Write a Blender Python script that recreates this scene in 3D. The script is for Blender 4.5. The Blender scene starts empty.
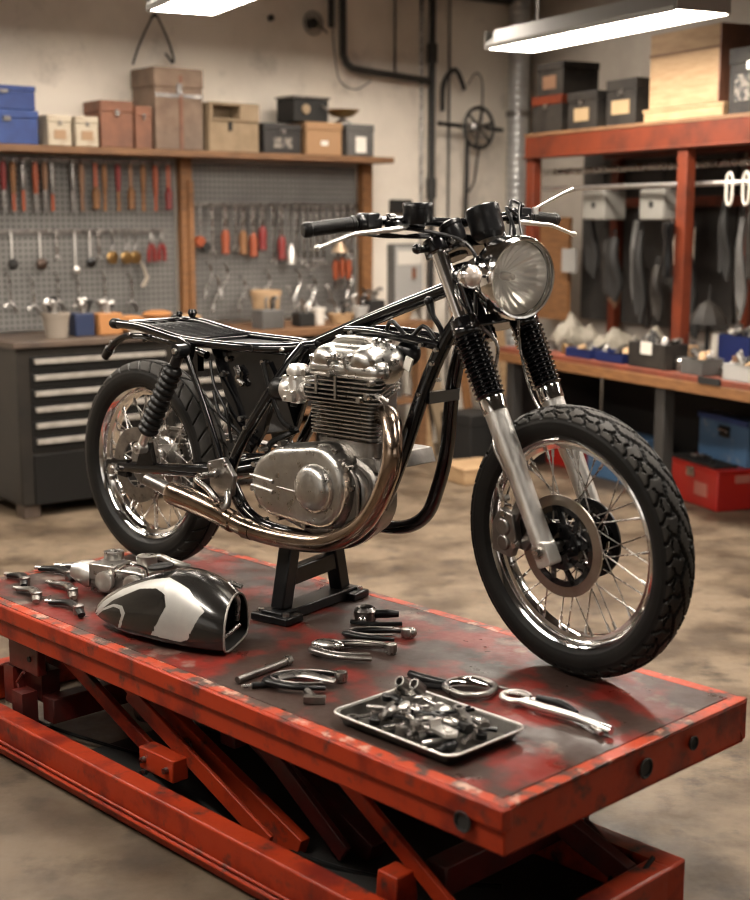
import bpy, math, random
import numpy as np
from mathutils import Vector, Matrix
rnd = random.Random(7)
SC = bpy.context.scene
COL = SC.collection
pi = math.pi
R = math.radians

# ---------------------------------------------------------------- materials
MATS = {}
def mat(key, c=(.5, .5, .5), rough=.5, metal=0., c2=None, scale=6., thr=.5, soft=.15, bump=0., bscale=60., coat=0.,
        rvar=0., emit=None, c3=None, thr3=.6, scale3=2., detail=6., spec=.5, trans=0., ior=1.45, stretch=(1, 1, 1)):
    """Principled material whose colour patches come from object-space noise."""
    if key in MATS: return MATS[key]
    m = bpy.data.materials.new(key); m.use_nodes = True
    nt = m.node_tree; N = nt.nodes; L = nt.links
    b = N['Principled BSDF']
    b.inputs['Base Color'].default_value = (*c, 1)
    b.inputs['Roughness'].default_value = rough
    b.inputs['Metallic'].default_value = metal
    b.inputs['Coat Weight'].default_value = coat
    b.inputs['Coat Roughness'].default_value = .08
    b.inputs['Specular IOR Level'].default_value = spec
    b.inputs['Transmission Weight'].default_value = trans
    b.inputs['IOR'].default_value = ior
    if emit:
        b.inputs['Emission Color'].default_value = (*emit[:3], 1); b.inputs['Emission Strength'].default_value = emit[3]
    tc = N.new('ShaderNodeTexCoord'); mp = N.new('ShaderNodeMapping'); mp.inputs['Scale'].default_value = stretch
    L.new(tc.outputs['Object'], mp.inputs['Vector'])
    def noise(sc, det=detail):
        n = N.new('ShaderNodeTexNoise'); n.inputs['Scale'].default_value = sc; n.inputs['Detail'].default_value = det
        n.inputs['Roughness'].default_value = .62
        L.new(mp.outputs['Vector'], n.inputs['Vector']); return n
    def ramp(n, t, s):
        r = N.new('ShaderNodeMapRange'); r.inputs['From Min'].default_value = t - s; r.inputs['From Max'].default_value = t + s
        L.new(n.outputs['Fac'], r.inputs['Value']); return r
    def mix(fac, a, bb):
        x = N.new('ShaderNodeMix'); x.data_type = 'RGBA'
        L.new(fac, x.inputs[0])
        if isinstance(a, tuple): x.inputs[6].default_value = (*a, 1)
        else: L.new(a, x.inputs[6])
        if isinstance(bb, tuple): x.inputs[7].default_value = (*bb, 1)
        else: L.new(bb, x.inputs[7])
        return x.outputs[2]
    out = None
    if c2:
        r = ramp(noise(scale), thr, soft); out = mix(r.outputs[0], c, c2)
    if c3:
        r3 = ramp(noise(scale3), thr3, soft); out = mix(r3.outputs[0], out if out is not None else c, c3)
    if out is not None: L.new(out, b.inputs['Base Color'])
    if rvar:
        n = noise(scale * 2.3); r = N.new('ShaderNodeMapRange')
        r.inputs['To Min'].default_value = max(.02, rough - rvar); r.inputs['To Max'].default_value = min(1, rough + rvar)
        r.inputs['From Min'].default_value = .3; r.inputs['From Max'].default_value = .7
        L.new(n.outputs['Fac'], r.inputs['Value']); L.new(r.outputs[0], b.inputs['Roughness'])
    if bump:
        n = noise(bscale, 4); bp = N.new('ShaderNodeBump'); bp.inputs['Strength'].default_value = bump; bp.inputs['Distance'].default_value = .004
        L.new(n.outputs['Fac'], bp.inputs['Height']); L.new(bp.outputs[0], b.inputs['Normal'])
    MATS[key] = m
    return m

BLACK = mat('gloss_black', (.003, .003, .0035), .12, coat=.35, spec=.45)
SATIN = mat('satin_black', (.004, .004, .0045), .28, spec=.35, bump=.02)
RUBBER = mat('rubber', (.0035, .0035, .0035), .36, spec=.22, c2=(.007, .0065, .006), scale=9, bump=.15, bscale=180)
TYRE = mat('tyre_rubber', (.006, .0058, .0055), .48, spec=.18, c2=(.011, .010, .009), scale=7, bump=.05, bscale=220)
TREAD = mat('dusty_tread', (.016, .0145, .013), .6, spec=.25, c2=(.028, .025, .021), scale=8, bump=.05, bscale=200)
CHROME = mat('chrome', (.72, .71, .70), .09, 1., rvar=.04, scale=5)
STEEL = mat('steel', (.48, .46, .44), .28, 1., c2=(.3, .28, .26), scale=14, rvar=.1)
DSTEEL = mat('dark_steel', (.16, .15, .145), .34, 1., c2=(.30, .28, .26), scale=18, rvar=.12)
ALU = mat('brushed_aluminium', (.60, .58, .55), .40, 1., c2=(.70, .68, .65), scale=30, rvar=.12, bump=.08, bscale=140, stretch=(1, 1, .15))
CAST = mat('cast_aluminium', (.44, .425, .40), .33, 1., c2=(.33, .315, .295), scale=16, rvar=.1, bump=.06, bscale=120)
CASTD = mat('dark_cast_aluminium', (.17, .16, .15), .38, 1., c2=(.25, .235, .22), scale=20, rvar=.1, bump=.08, bscale=150)
EXH = mat('heat_tinted_steel', (.36, .27, .20), .2, 1., c2=(.25, .19, .15), scale=9, rvar=.08)
DISC = mat('disc_steel', (.30, .26, .22), .3, 1., c2=(.4, .36, .32), scale=12)
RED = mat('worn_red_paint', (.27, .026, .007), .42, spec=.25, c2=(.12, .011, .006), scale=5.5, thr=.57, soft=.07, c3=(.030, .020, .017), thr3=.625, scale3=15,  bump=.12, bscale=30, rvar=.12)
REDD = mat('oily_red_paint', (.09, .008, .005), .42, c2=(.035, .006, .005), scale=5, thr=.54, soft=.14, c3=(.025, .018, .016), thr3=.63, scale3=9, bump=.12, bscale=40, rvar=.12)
EDGE = mat('scuffed_red_edge', (.30, .036, .012), .42, spec=.3, c2=(.05, .03, .025), scale=16, thr=.53, soft=.05, c3=(.42, .26, .2), thr3=.62, scale3=22, rvar=.1)
WOODO = mat('orange_wood', (.25, .115, .042), .6, c2=(.14, .062, .024), scale=9, stretch=(1, 8, 8), bump=.1)
WOODL = mat('pale_wood', (.46, .31, .17), .7, c2=(.34, .21, .11), scale=6, stretch=(1, 1, 6), bump=.1)
WOODS = mat('shelf_wood', (.20, .10, .045), .6, c2=(.12, .06, .028), scale=7, stretch=(1, 6, 6), bump=.1)
ORSTEEL = mat('orange_red_steel', (.125, .023, .008), .55, spec=.3, c2=(.05, .013, .007), scale=6, thr=.6, bump=.05)
DARK = mat('matte_black', (.012, .011, .010), .7)
PAPER = mat('paper', (.62, .58, .52), .8)
BRASS = mat('old_brass', (.42, .27, .11), .35, 1.)
TAN = mat('tan_card', (.30, .22, .14), .8, c2=(.21, .15, .09), scale=7)
GREYP = mat('grey_paint', (.11, .105, .10), .5, c2=(.07, .067, .063), scale=6)
BLUE = mat('blue_paint', (.028, .06, .20), .45, c2=(.02, .035, .13), scale=8, thr=.55)
BLUEG = mat('dusty_blue_paint', (.06, .13, .24), .55, c2=(.16, .2, .26), scale=14, thr=.62, soft=.05)
REDB = mat('toolbox_red', (.34, .014, .008), .35, c2=(.3, .012, .01), scale=5, coat=.3)
ORH = mat('orange_handle', (.26, .055, .018), .45)
REDH = mat('red_handle', (.17, .014, .012), .4)
CLOTH = mat('dirty_cloth', (.36, .31, .25), .9, c2=(.2, .17, .14), scale=9)

# ---------------------------------------------------------------- geometry helpers
def cr(pts, k=6, closed=False):
    P = [Vector(p) for p in pts]; n = len(P)
    if k <= 1: return P
    out = []
    rng = range(n if closed else n - 1)
    for i in rng:
        if closed: a, b, c, d = P[i - 1], P[i], P[(i + 1) % n], P[(i + 2) % n]
        else: a, b, c, d = P[max(i - 1, 0)], P[i], P[i + 1], P[min(i + 2, n - 1)]
        for j in range(k):
            t = j / k
            out.append(.5 * ((2 * b) + (c - a) * t + (2 * a - 5 * b + 4 * c - d) * t * t + (3 * b - a - 3 * c + d) * t ** 3))
    if not closed: out.append(P[-1])
    return out
def crv(vals, k, closed=False):
    out = []; n = len(vals)
    for i in range(n if closed else n - 1):
        for j in range(k): out.append(vals[i] + (vals[(i + 1) % n] - vals[i]) * j / k)
    if not closed: out.append(vals[-1])
    return out
def basis(ax):
    ax = Vector(ax).normalized()
    t = Vector((0, 0, 1)) if abs(ax.z) < .9 else Vector((1, 0, 0))
    u = ax.cross(t).normalized(); return u, ax.cross(u).normalized(), ax

class G:
    def __init__(s): s.v = []; s.f = []; s.m = []; s.cm = 0
    def add(s, vs, fs, M=None):
        o = len(s.v)
        s.v += [tuple(M @ Vector(p)) if M else tuple(p) for p in vs]
        s.f += [tuple(i + o for i in f) for f in fs]; s.m += [s.cm] * len(fs); return s
    def box(s, c, d, rz=0, M=None, taper=1.):
        x, y, z = [k / 2 for k in d]; t = taper
        vs = [(-x, -y, -z), (x, -y, -z), (x, y, -z), (-x, y, -z), (-x * t, -y * t, z), (x * t, -y * t, z), (x * t, y * t, z), (-x * t, y * t, z)]
        T = Matrix.Translation(c) @ (M.to_4x4() if M else Matrix.Rotation(rz, 4, 'Z'))
        return s.add(vs, [(3, 2, 1, 0), (4, 5, 6, 7), (0, 1, 5, 4), (1, 2, 6, 5), (2, 3, 7, 6), (3, 0, 4, 7)], T)
    def beam(s, a, b, w, h, up=(0, 0, 1)):
        a, b = Vector(a), Vector(b); x = (b - a).normalized(); y = Vector(up).cross(x).normalized(); z = x.cross(y)
        M = Matrix((x, y, z)).transposed()
        return s.box((a + b) / 2, ((b - a).length, w, h), M=M)
    def tube(s, pts, r, n=10, k=1, closed=False, cap=True, flat=1.):
        P = cr(pts, k, closed) if k > 1 else [Vector(p) for p in pts]
        rs = r if isinstance(r, (list, tuple)) else [r] * len(pts)
        if k > 1: rs = crv(list(rs), k, closed)
        m = len(P); vs = []; u = None
        for i in range(m):
            if closed: d = P[(i + 1) % m] - P[i - 1]
            else: d = P[min(i + 1, m - 1)] - P[max(i - 1, 0)]
            if d.length < 1e-9: d = Vector((0, 0, 1))
            d.normalize()
            if u is None: u = basis(d)[0]
            else:
                u = u - d * u.dot(d)
                u = u.normalized() if u.length > 1e-6 else basis(d)[0]
            w = d.cross(u)
            for j in range(n):
                a = 2 * pi * j / n
                vs.append(P[i] + u * (math.cos(a) * rs[i]) + w * (math.sin(a) * rs[i] * flat))
        fs = []
        for i in range(m if closed else m - 1):
            i2 = (i + 1) % m
            for j in range(n):
                j2 = (j + 1) % n
                fs.append((i * n + j, i * n + j2, i2 * n + j2, i2 * n + j))
        if cap and not closed:
            fs.append(tuple(range(n))[::-1]); fs.append(tuple((m - 1) * n + j for j in range(n)))
        return s.add(vs, fs)
    def cyl(s, a, b, r, r2=None, n=16):
        return s.tube([a, b], [r, r if r2 is None else r2], n)
    def lathe(s, prof, o=(0, 0, 0), ax=(0, 0, 1), n=32, closed=False):
        """prof: (radius, distance along the axis)"""
        u, w, a = basis(ax); o = Vector(o); vs = []
        for r, h in prof:
            for j in range(n):
                t = 2 * pi * j / n
                vs.append(o + a * h + u * (r * math.cos(t)) + w * (r * math.sin(t)))
        fs = []; m = len(prof)
        for i in range(m if closed else m - 1):
            i2 = (i + 1) % m
            for j in range(n):
                j2 = (j + 1) % n
                fs.append((i * n + j, i * n + j2, i2 * n + j2, i2 * n + j))
        if not closed:
            if prof[0][0] > 1e-6: fs.append(tuple(range(n))[::-1])
            if prof[-1][0] > 1e-6: fs.append(tuple((m - 1) * n + j for j in range(n)))
        return s.add(vs, fs)
    def prism(s, poly, h0, h1, plane='xz', inset=0.):
        """polygon in a plane, extruded along the third axis"""
        def p3(p, h): return {'xz': (p[0], h, p[1]), 'xy': (p[0], p[1], h), 'yz': (h, p[0], p[1])}[plane]
        n = len(poly); vs = [p3(p, h0) for p in poly] + [p3(p, h1) for p in poly]
        fs = [tuple(range(n)), tuple(range(2 * n - 1, n - 1, -1))]
        for i in range(n): fs.append((i, i + n, (i + 1) % n + n, (i + 1) % n))
        return s.add(vs, fs)
    def stackp(s, poly, c, levels, plane='xz'):
        """polygon scaled about c at successive heights: (height, inset distance)"""
        def p3(p, h): return {'xz': (p[0], h, p[1]), 'xy': (p[0], p[1], h), 'yz': (h, p[0], p[1])}[plane]
        n = len(poly); vs = []
        for h, ins in levels:
            for x, y in poly:
                dx, dy = x - c[0], y - c[1]; l = math.hypot(dx, dy); q = max(0, (l - ins) / l)
                vs.append(p3((c[0] + dx * q, c[1] + dy * q), h))
        fs = [tuple(range(n))]
        for k in range(len(levels) - 1):
            for i in range(n): fs.append((k * n + i, (k + 1) * n + i, (k + 1) * n + (i + 1) % n, k * n + (i + 1) % n))
        fs.append(tuple((len(levels) - 1) * n + i for i in range(n))[::-1])
        return s.add(vs, fs)
    def ball(s, c, r, n=14, M=None):
        r = r if isinstance(r, (tuple, list)) else (r, r, r); vs = []; m = n // 2
        for i in range(m + 1):
            a = pi * i / m
            for j in range(n):
                b = 2 * pi * j / n
                vs.append((math.sin(a) * math.cos(b) * r[0], math.sin(a) * math.sin(b) * r[1], math.cos(a) * r[2]))
        fs = [(i * n + j, (i + 1) * n + j, (i + 1) * n + (j + 1) % n, i * n + (j + 1) % n) for i in range(m) for j in range(n)]
        T = Matrix.Translation(c) @ (M.to_4x4() if M else Matrix.Identity(4))
        return s.add(vs, fs, T)
    def bolts(s, pts, ax, r=.006, h=.007):
        a = Vector(ax).normalized()
        for p in pts:
            p = Vector(p); s.cyl(p - a * .004, p + a * h, r, r * .9, 8)
        return s

def ob(name, g, m, parent=None, bevel=0., ang=38, loc=None, rz=0., label=None, mw=None):
    me = bpy.data.meshes.new(name)
    me.from_pydata(g.v, [], g.f)
    for x in (m if isinstance(m, (list, tuple)) else [m]): me.materials.append(x)
    if isinstance(m, (list, tuple)): me.polygons.foreach_set('material_index', g.m)
    me.validate(); 
    bmx = None
    import bmesh
    bmx = bmesh.new(); bmx.from_mesh(me); bmesh.ops.remove_doubles(bmx, verts=bmx.verts, dist=1e-6)
    bmesh.ops.recalc_face_normals(bmx, faces=bmx.faces); bmx.to_mesh(me); bmx.free()
    me.polygons.foreach_set('use_smooth', [True] * len(me.polygons))
    me.set_sharp_from_angle(angle=R(ang))
    o = bpy.data.objects.new(name, me); COL.objects.link(o)
    if parent: o.parent = parent
    if loc: o.location = loc
    if rz: o.rotation_euler = (0, 0, rz)
    if mw is not None: o.matrix_local = mw
    if bevel:
        b = o.modifiers.new('edge', 'BEVEL'); b.width = bevel; b.segments = 2; b.limit_method = 'ANGLE'; b.angle_limit = R(40)
        b.harden_normals = False
    if label: o['label'] = label
    return o
def tag(o, label, cat, group=None):
    o['label'] = label; o['category'] = cat
    if group: o['group'] = group
    return o
def thing(name, label, cat, loc=(0, 0, 0), rz=0., group=None):
    o = bpy.data.objects.new(name, None); COL.objects.link(o); o.empty_display_size = .05
    o.location = loc; o.rotation_euler = (0, 0, rz); return tag(o, label, cat, group)
def group_part(name, parent, mw=None):
    o = bpy.data.objects.new(name, None); COL.objects.link(o); o.parent = parent
    if mw is not None: o.matrix_local = mw
    return o
def struct(name, g, m, parent=None, loc=None, rz=0., bevel=0.):
    o = ob(name, g, m, parent, bevel, loc=loc, rz=rz); o['kind'] = 'structure'; return o
def hull_circles(cs, n=28):
    pts = []
    for (x, y, r) in cs:
        for j in range(n): pts.append((x + r * math.cos(2 * pi * j / n), y + r * math.sin(2 * pi * j / n)))
    pts = sorted(set(pts))
    def half(ps):
        h = []
        for p in ps:
            while len(h) >= 2 and (h[-1][0] - h[-2][0]) * (p[1] - h[-2][1]) - (h[-1][1] - h[-2][1]) * (p[0] - h[-2][0]) <= 0: h.pop()
            h.append(p)
        return h
    a, b = half(pts), half(pts[::-1]); return a[:-1] + b[:-1]
def rrect(x0, x1, y0, y1, r, n=5):
    out = []
    for cx, cy, a0 in ((x1 - r, y1 - r, 0), (x0 + r, y1 - r, 90), (x0 + r, y0 + r, 180), (x1 - r, y0 + r, 270)):
        for i in range(n + 1):
            a = R(a0 + 90 * i / n); out.append((cx + r * math.cos(a), cy + r * math.sin(a)))
    return out

# ---------------------------------------------------------------- frames of the place
HT = .42                                             # table top height
CAM = Vector((0, 0, HT + 1.0987))
w1 = Vector((.78801, .61566, 0)); wn = Vector((-.61566, .78801, 0)); WR = math.atan2(w1.y, w1.x)
er = Vector((.45997, -.88794, 0)); nr = Vector((.88794, .45997, 0)); ER = math.atan2(er.y, er.x)
def WP(s, off, z): return w1 * s + wn * (7.0 - off) + Vector((0, 0, z))
def RP(s, off, z): return er * s + nr * (4.473 + off) + Vector((0, 0, z))
td = Vector((.693586, -.720374, 0)); tl = Vector((.720374, .693586, 0)); TR = math.atan2(td.y, td.x)
T0 = Vector((.24584, 2.40424, HT))
def TP(x, y, z=0.): return T0 + td * x + tl * y + Vector((0, 0, z))
bd = Vector((.733845, -.679317, 0)); bl = Vector((.679317, .733845, 0)); BR = math.atan2(bd.y, bd.x)
B0 = Vector((-.70829, 4.27137, HT))

# ---------------------------------------------------------------- the room
WALLM = mat('stained_plaster', (.76, .69, .60), .85, c2=(.55, .49, .42), scale=1.1, thr=.58, soft=.16, c3=(.22, .19, .165), thr3=.72, scale3=3.2, bump=.15, bscale=25, detail=8)
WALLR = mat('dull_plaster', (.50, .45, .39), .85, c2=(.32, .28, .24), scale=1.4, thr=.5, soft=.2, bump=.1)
CEIL = mat('dark_ceiling', (.10, .09, .08), .9, c2=(.05, .045, .04), scale=2)
def floor_mat():
    m = mat('oily_concrete', (.165, .122, .082), .5, spec=.35, c2=(.072, .050, .032), scale=2.7, thr=.52, soft=.09, c3=(.035, .025, .018), thr3=.615, scale3=7.5, bump=.15, bscale=40, rvar=.2, detail=9)
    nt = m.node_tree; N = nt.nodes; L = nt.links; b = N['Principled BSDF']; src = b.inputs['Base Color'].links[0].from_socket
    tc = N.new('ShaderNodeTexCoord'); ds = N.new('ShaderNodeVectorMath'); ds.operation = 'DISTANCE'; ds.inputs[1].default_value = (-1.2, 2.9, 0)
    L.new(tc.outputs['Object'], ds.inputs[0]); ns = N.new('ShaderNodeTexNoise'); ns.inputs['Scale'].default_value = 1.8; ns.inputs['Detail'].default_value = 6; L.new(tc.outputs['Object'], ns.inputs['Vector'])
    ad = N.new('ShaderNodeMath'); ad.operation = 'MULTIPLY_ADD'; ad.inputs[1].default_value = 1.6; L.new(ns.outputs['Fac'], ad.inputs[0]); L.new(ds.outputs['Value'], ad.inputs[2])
    mr = N.new('ShaderNodeMapRange'); mr.inputs['From Min'].default_value = 1.9; mr.inputs['From Max'].default_value = 3.1; mr.inputs['To Min'].default_value = .50; mr.inputs['To Max'].default_value = 0.  # floor colour darkens towards a point left of the lift
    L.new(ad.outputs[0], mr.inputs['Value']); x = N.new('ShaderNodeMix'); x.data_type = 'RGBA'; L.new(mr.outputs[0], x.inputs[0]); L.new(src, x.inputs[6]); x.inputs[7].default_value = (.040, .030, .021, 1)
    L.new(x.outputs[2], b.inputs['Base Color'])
    return m
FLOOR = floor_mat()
def isect(a, ca, b, cb):
    d = a.x * b.y - a.y * b.x
    return ((ca * b.y - a.y * cb) / d, (a.x * cb - ca * b.x) / d)
nb, cbk = wn, 7.0; nrt, crt = nr, 5.42; nl, cl = w1, -3.4; nf, cf = wn, -3.6
C_bl, C_br, C_fr, C_fl = isect(nb, cbk, nl, cl), isect(nb, cbk, nrt, crt), isect(nf, cf, nrt, crt), isect(nf, cf, nl, cl)
H = 3.1
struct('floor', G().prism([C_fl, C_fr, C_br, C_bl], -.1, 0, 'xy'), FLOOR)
struct('ceiling', G().prism([C_fl, C_fr, C_br, C_bl], H, H + .1, 'xy'), CEIL)
def wall(name, a, b, m):
    a, b = Vector((*a, 0)), Vector((*b, 0)); d = (b - a).normalized(); n = Vector((d.y, -d.x, 0)) * .12
    struct(name, G().prism([(a.x, a.y), (b.x, b.y), (b.x + n.x, b.y + n.y), (a.x + n.x, a.y + n.y)], 0, H, 'xy'), m)
wall('wall_back', C_br, C_bl, WALLM); wall('wall_right', C_fr, C_br, WALLR)
wall('wall_front', C_fl, C_fr, WALLR); wall('wall_left', C_bl, C_fl, WALLM)

# ceiling strip lamps: two seen in rows along the rack, the others added unseen
LAMPW = mat('lamp_glow', (.9, .9, .9), .5, emit=(1., .91, .80, 40.))
HOUS = mat('lamp_housing', (.30, .29, .27), .5)
lamp_lab = {(0, 1): 'long fluorescent strip lamp with grey housing hanging above the rack',
            (0, 2): 'fluorescent strip lamp above the wall shelf, only its end showing at the top edge'}
ADDGLOW = mat('added_lamp_glow', (.9, .9, .9), .5, emit=(1., .89, .77, 21.))  # glow of the added lamps that brighten the back wall
def strip(r, n, e, c, z=2.4, P=None, rz=None):
    P = P or er * e + nr * c; rz = ER if rz is None else rz
    t = thing('strip_lamp', lamp_lab.get((r, n), 'extra unseen strip lamp under the ceiling, added to brighten the room'), 'ceiling lamp', (P.x, P.y, z), rz, 'ceiling strip lamps')
    g = G(); L = .76
    g.prism([(-.155, .02), (-.09, .10), (.09, .10), (.155, .02), (.155, -.004), (.143, -.004), (.143, .014), (-.143, .014), (-.143, -.004), (-.155, -.004)], -L, L, 'yz')
    ob('housing', g, HOUS, t)
    ob('diffuser', G().box((0, 0, .006), (2 * L - .01, .28, .014)), ADDGLOW if r == 2 else LAMPW, t, .003)
    if r == 2: ob('added_shade_lip', G().box((0, .16, -.05), (2 * L, .008, .11)), HOUS, t)  # added lip that keeps the top of the back wall in shade
    ob('end_cap', G().box((-L - .006, 0, .045), (.012, .30, .09)), HOUS, t, .003)
    ob('end_cap', G().box((L + .006, 0, .045), (.012, .30, .09)), HOUS, t, .003)
    for xx in (-.5, .5): ob('hanger_rod', G().cyl((xx, 0, .085), (xx, 0, H - z), .006, n=8), DSTEEL, t)
strip(0, 1, -5.49, 4.04); strip(0, 2, -5.03, 2.05)
for i, (e, c) in enumerate(((-2.75, 4.04), (-2.7, 2.05), (-2.75, 0.), (-5.0, 0.))): strip(1, i, e, c)  # added lamps out of view, for brightness and reflections in the chrome
for k in (3.0, 5.0): strip(2, 0, 0, 0, 2.93, WP(k, 1.0, 0), WR)  # two lamps added just above the view to wash the back wall

cam = bpy.data.cameras.new('camera'); co = bpy.data.objects.new('camera', cam); COL.objects.link(co)
co.location = CAM; co.rotation_euler = (pi / 2 - .1692, 0, 0)
cam.sensor_fit = 'HORIZONTAL'; cam.sensor_width = 36; cam.lens = 1350.47 / 750 * 36
cam.dof.use_dof = True; cam.dof.focus_distance = 3.72; cam.dof.aperture_fstop = 2.8
cam.clip_end = 60
SC.camera = co
SC.view_settings.view_transform = 'Standard'; SC.view_settings.look = 'None'; SC.view_settings.gamma = 1
SC.view_settings.use_curve_mapping = False; SC.view_settings.exposure = 0.55; SC.cycles.filter_width = 1.1
w = bpy.data.worlds.new('world'); SC.world = w; w.use_nodes = True
w.node_tree.nodes['Background'].inputs[0].default_value = (.5, .45, .4, 1); w.node_tree.nodes['Background'].inputs[1].default_value = .02

# ---------------------------------------------------------------- the scissor lift
def table_top_mat():
    m = mat('worn_table_top', (.034, .020, .016), .40, spec=.32, c2=(.13, .012, .008), scale=5.0, thr=.54, soft=.05, c3=(.19, .145, .12), thr3=.645, scale3=4.6, bump=.1, bscale=60, rvar=.16, detail=9)
    return m
lift = thing('scissor_lift_table', 'long worn red scissor lift table carrying the motorcycle', 'lift table', TP(0, 0, -HT), TR)
zt = HT; Lx, Wy = 2.185, .864
def Lz(z): return HT + z
g = G()
g.box((-Lx / 2, .012, Lz(-.052)), (Lx, .024, .096)); g.box((-Lx / 2, Wy - .012, Lz(-.052)), (Lx, .024, .096))
g.box((-.012, Wy / 2, Lz(-.052)), (.024, Wy - .048, .096)); g.box((-Lx + .012, Wy / 2, Lz(-.052)), (.024, Wy - .048, .096))
g.box((-Lx / 2, .004, Lz(-.024)), (Lx + .008, .028, .044)) 
deck = ob('deck_frame', g, RED, lift, .004)
# dark round holes
def hole(c, ax, r):
    h = G(); h.lathe([(r, -.002), (r * 1.12, .002), (r * 1.02, .004), (r * .9, .003), (r * .86, -.001), (0.0001, -.001)], c, ax, 24)
    return h
for nm, c, ax, r in (('hole', (-.098, -.0105, Lz(-.056)), (0, -1, 0), .020), ('hole', (.0050, .453, Lz(-.051)), (1, 0, 0), .021), ('hole', (.0050, .633, Lz(-.045)), (1, 0, 0), .015)):
    ob('mounting_hole', hole(c, ax, r), DARK, deck, label='round dark hole in the deck edge')
g = G(); e = .032
g.box((-Lx / 2, e / 2, Lz(-.003)), (Lx, e, .007)); g.box((-Lx / 2, Wy - e / 2, Lz(-.003)), (Lx, e, .007))
g.box((-e / 2, Wy / 2, Lz(-.003)), (e, Wy - 2 * e, .007)); g.box((-Lx + e / 2, Wy / 2, Lz(-.003)), (e, Wy - 2 * e, .007))
ob('border', g, EDGE, lift, .002)
ob('deck_plate', G().box((-Lx / 2, Wy / 2, Lz(-.0035)), (Lx - 2 * e - .006, Wy - 2 * e - .006, .007)).box((-Lx / 2, Wy / 2, Lz(-.05)), (Lx - .06, Wy - .06, .012)), table_top_mat(), lift)
g = G()                                              # base frame on the floor
y0, y1, x0, x1 = -.07, .60, -2.3, .02; bh = .115
g.box(((x0 + x1) / 2, y0 + .03, bh / 2 + .004), (x1 - x0, .06, bh)); g.box(((x0 + x1) / 2, y1 - .03, bh / 2 + .004), (x1 - x0, .06, bh))
g.box((x1 - .03, (y0 + y1) / 2, bh / 2 + .004), (.06, y1 - y0 - .12, bh)); g.box((x0 + .03, (y0 + y1) / 2, bh / 2 + .004), (.06, y1 - y0 - .12, bh))
g.box(((x0 + x1) / 2, y0 - .007, .035), (x1 - x0, .014, .012))
base = ob('base_frame', g, RED, lift, .006)
g = G()
g.tube([(x0 + .3, y0 - .008, .052), (-1.6, y0 - .008, .050), (-.9, y0 - .008, .050), (-.2, y0 - .008, .05)], .004, 8)
ob('hydraulic_line', g, RED, lift)
def arm(nm, a, b, w_, h_, m):
    return ob(nm, G().beam(a, b, w_, h_), m, lift, .003)
arm('scissor_arm', (-1.82, .10, Lz(-.105)), (-1.26, .10, Lz(-.325)), .018, .045, RED)
arm('scissor_arm', (-1.47, .13, Lz(-.135)), (-.74, .13, Lz(-.395)), .03, .075, RED)
arm('scissor_arm', (-1.39, .08, Lz(-.15)), (-.80, .08, Lz(-.38)), .012, .05, RED)
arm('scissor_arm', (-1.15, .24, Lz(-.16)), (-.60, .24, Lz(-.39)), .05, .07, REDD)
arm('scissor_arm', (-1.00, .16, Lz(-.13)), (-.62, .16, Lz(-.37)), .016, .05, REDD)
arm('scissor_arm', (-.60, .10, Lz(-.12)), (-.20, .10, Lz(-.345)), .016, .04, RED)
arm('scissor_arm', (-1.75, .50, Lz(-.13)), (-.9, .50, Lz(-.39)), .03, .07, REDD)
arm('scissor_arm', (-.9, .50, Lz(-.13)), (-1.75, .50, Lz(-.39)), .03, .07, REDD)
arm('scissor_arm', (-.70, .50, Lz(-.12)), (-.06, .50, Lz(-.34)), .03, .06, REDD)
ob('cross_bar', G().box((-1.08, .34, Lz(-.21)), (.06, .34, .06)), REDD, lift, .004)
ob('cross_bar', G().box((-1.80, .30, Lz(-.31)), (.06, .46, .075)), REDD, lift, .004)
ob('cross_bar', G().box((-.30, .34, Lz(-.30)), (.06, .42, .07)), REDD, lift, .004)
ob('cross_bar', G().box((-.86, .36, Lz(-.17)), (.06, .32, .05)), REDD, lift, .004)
ob('hydraulic_cylinder', G().cyl((-1.65, .3, Lz(-.33)), (-1.15, .3, Lz(-.23)), .035, n=20).cyl((-1.15, .3, Lz(-.23)), (-.9, .3, Lz(-.185)), .018, n=16), DSTEEL, lift)
b = ob('pivot_block', G().box((-1.20, .055, Lz(-.285)), (.15, .05, .06)), RED, lift, .004)
ob('bolt', G().bolts([(-1.25, .03, Lz(-.285)), (-1.15, .03, Lz(-.285)), (-1.25, .03, Lz(-.32))], (0, -1, 0), .009, .012), DSTEEL, b)
b = ob('pivot_block', G().box((-.36, .07, Lz(-.33)), (.07, .07, .10), taper=.85), RED, lift, .004)
ob('pivot_pin', G().cyl((-1.17, .098, Lz(-.245)), (-1.17, .15, Lz(-.245)), .013, n=6).cyl((-1.17, .104, Lz(-.245)), (-1.17, .112, Lz(-.245)), .019, n=16), DSTEEL, lift)
b = ob('hanging_bracket', G().box((-1.87, .05, Lz(-.15)), (.165, .03, .10)).box((-1.95, .10, Lz(-.15)), (.02, .12, .10)), REDD, lift, .004)
ob('bolt', G().bolts([(-1.83, .034, Lz(-.155))], (0, -1, 0), .009, .004), DARK, b)
ob('limit_block', G().box((-1.96, .06, Lz(-.262)), (.055, .05, .115)).box((-1.86, .03, Lz(-.30)), (.06, .05, .09)).box((-1.88, .10, Lz(-.25)), (.10, .06, .09)), REDD, lift, .008)
ob('linkage_rod', G().tube([(-1.86, .03, Lz(-.20)), (-1.90, .03, Lz(-.24)), (-1.88, .03, Lz(-.28))], .005, 8).tube([(-.24, .54, Lz(-.14)), (-.21, .54, Lz(-.27)), (-.11, .54, Lz(-.335))], .007, 8), REDD, lift)
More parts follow.
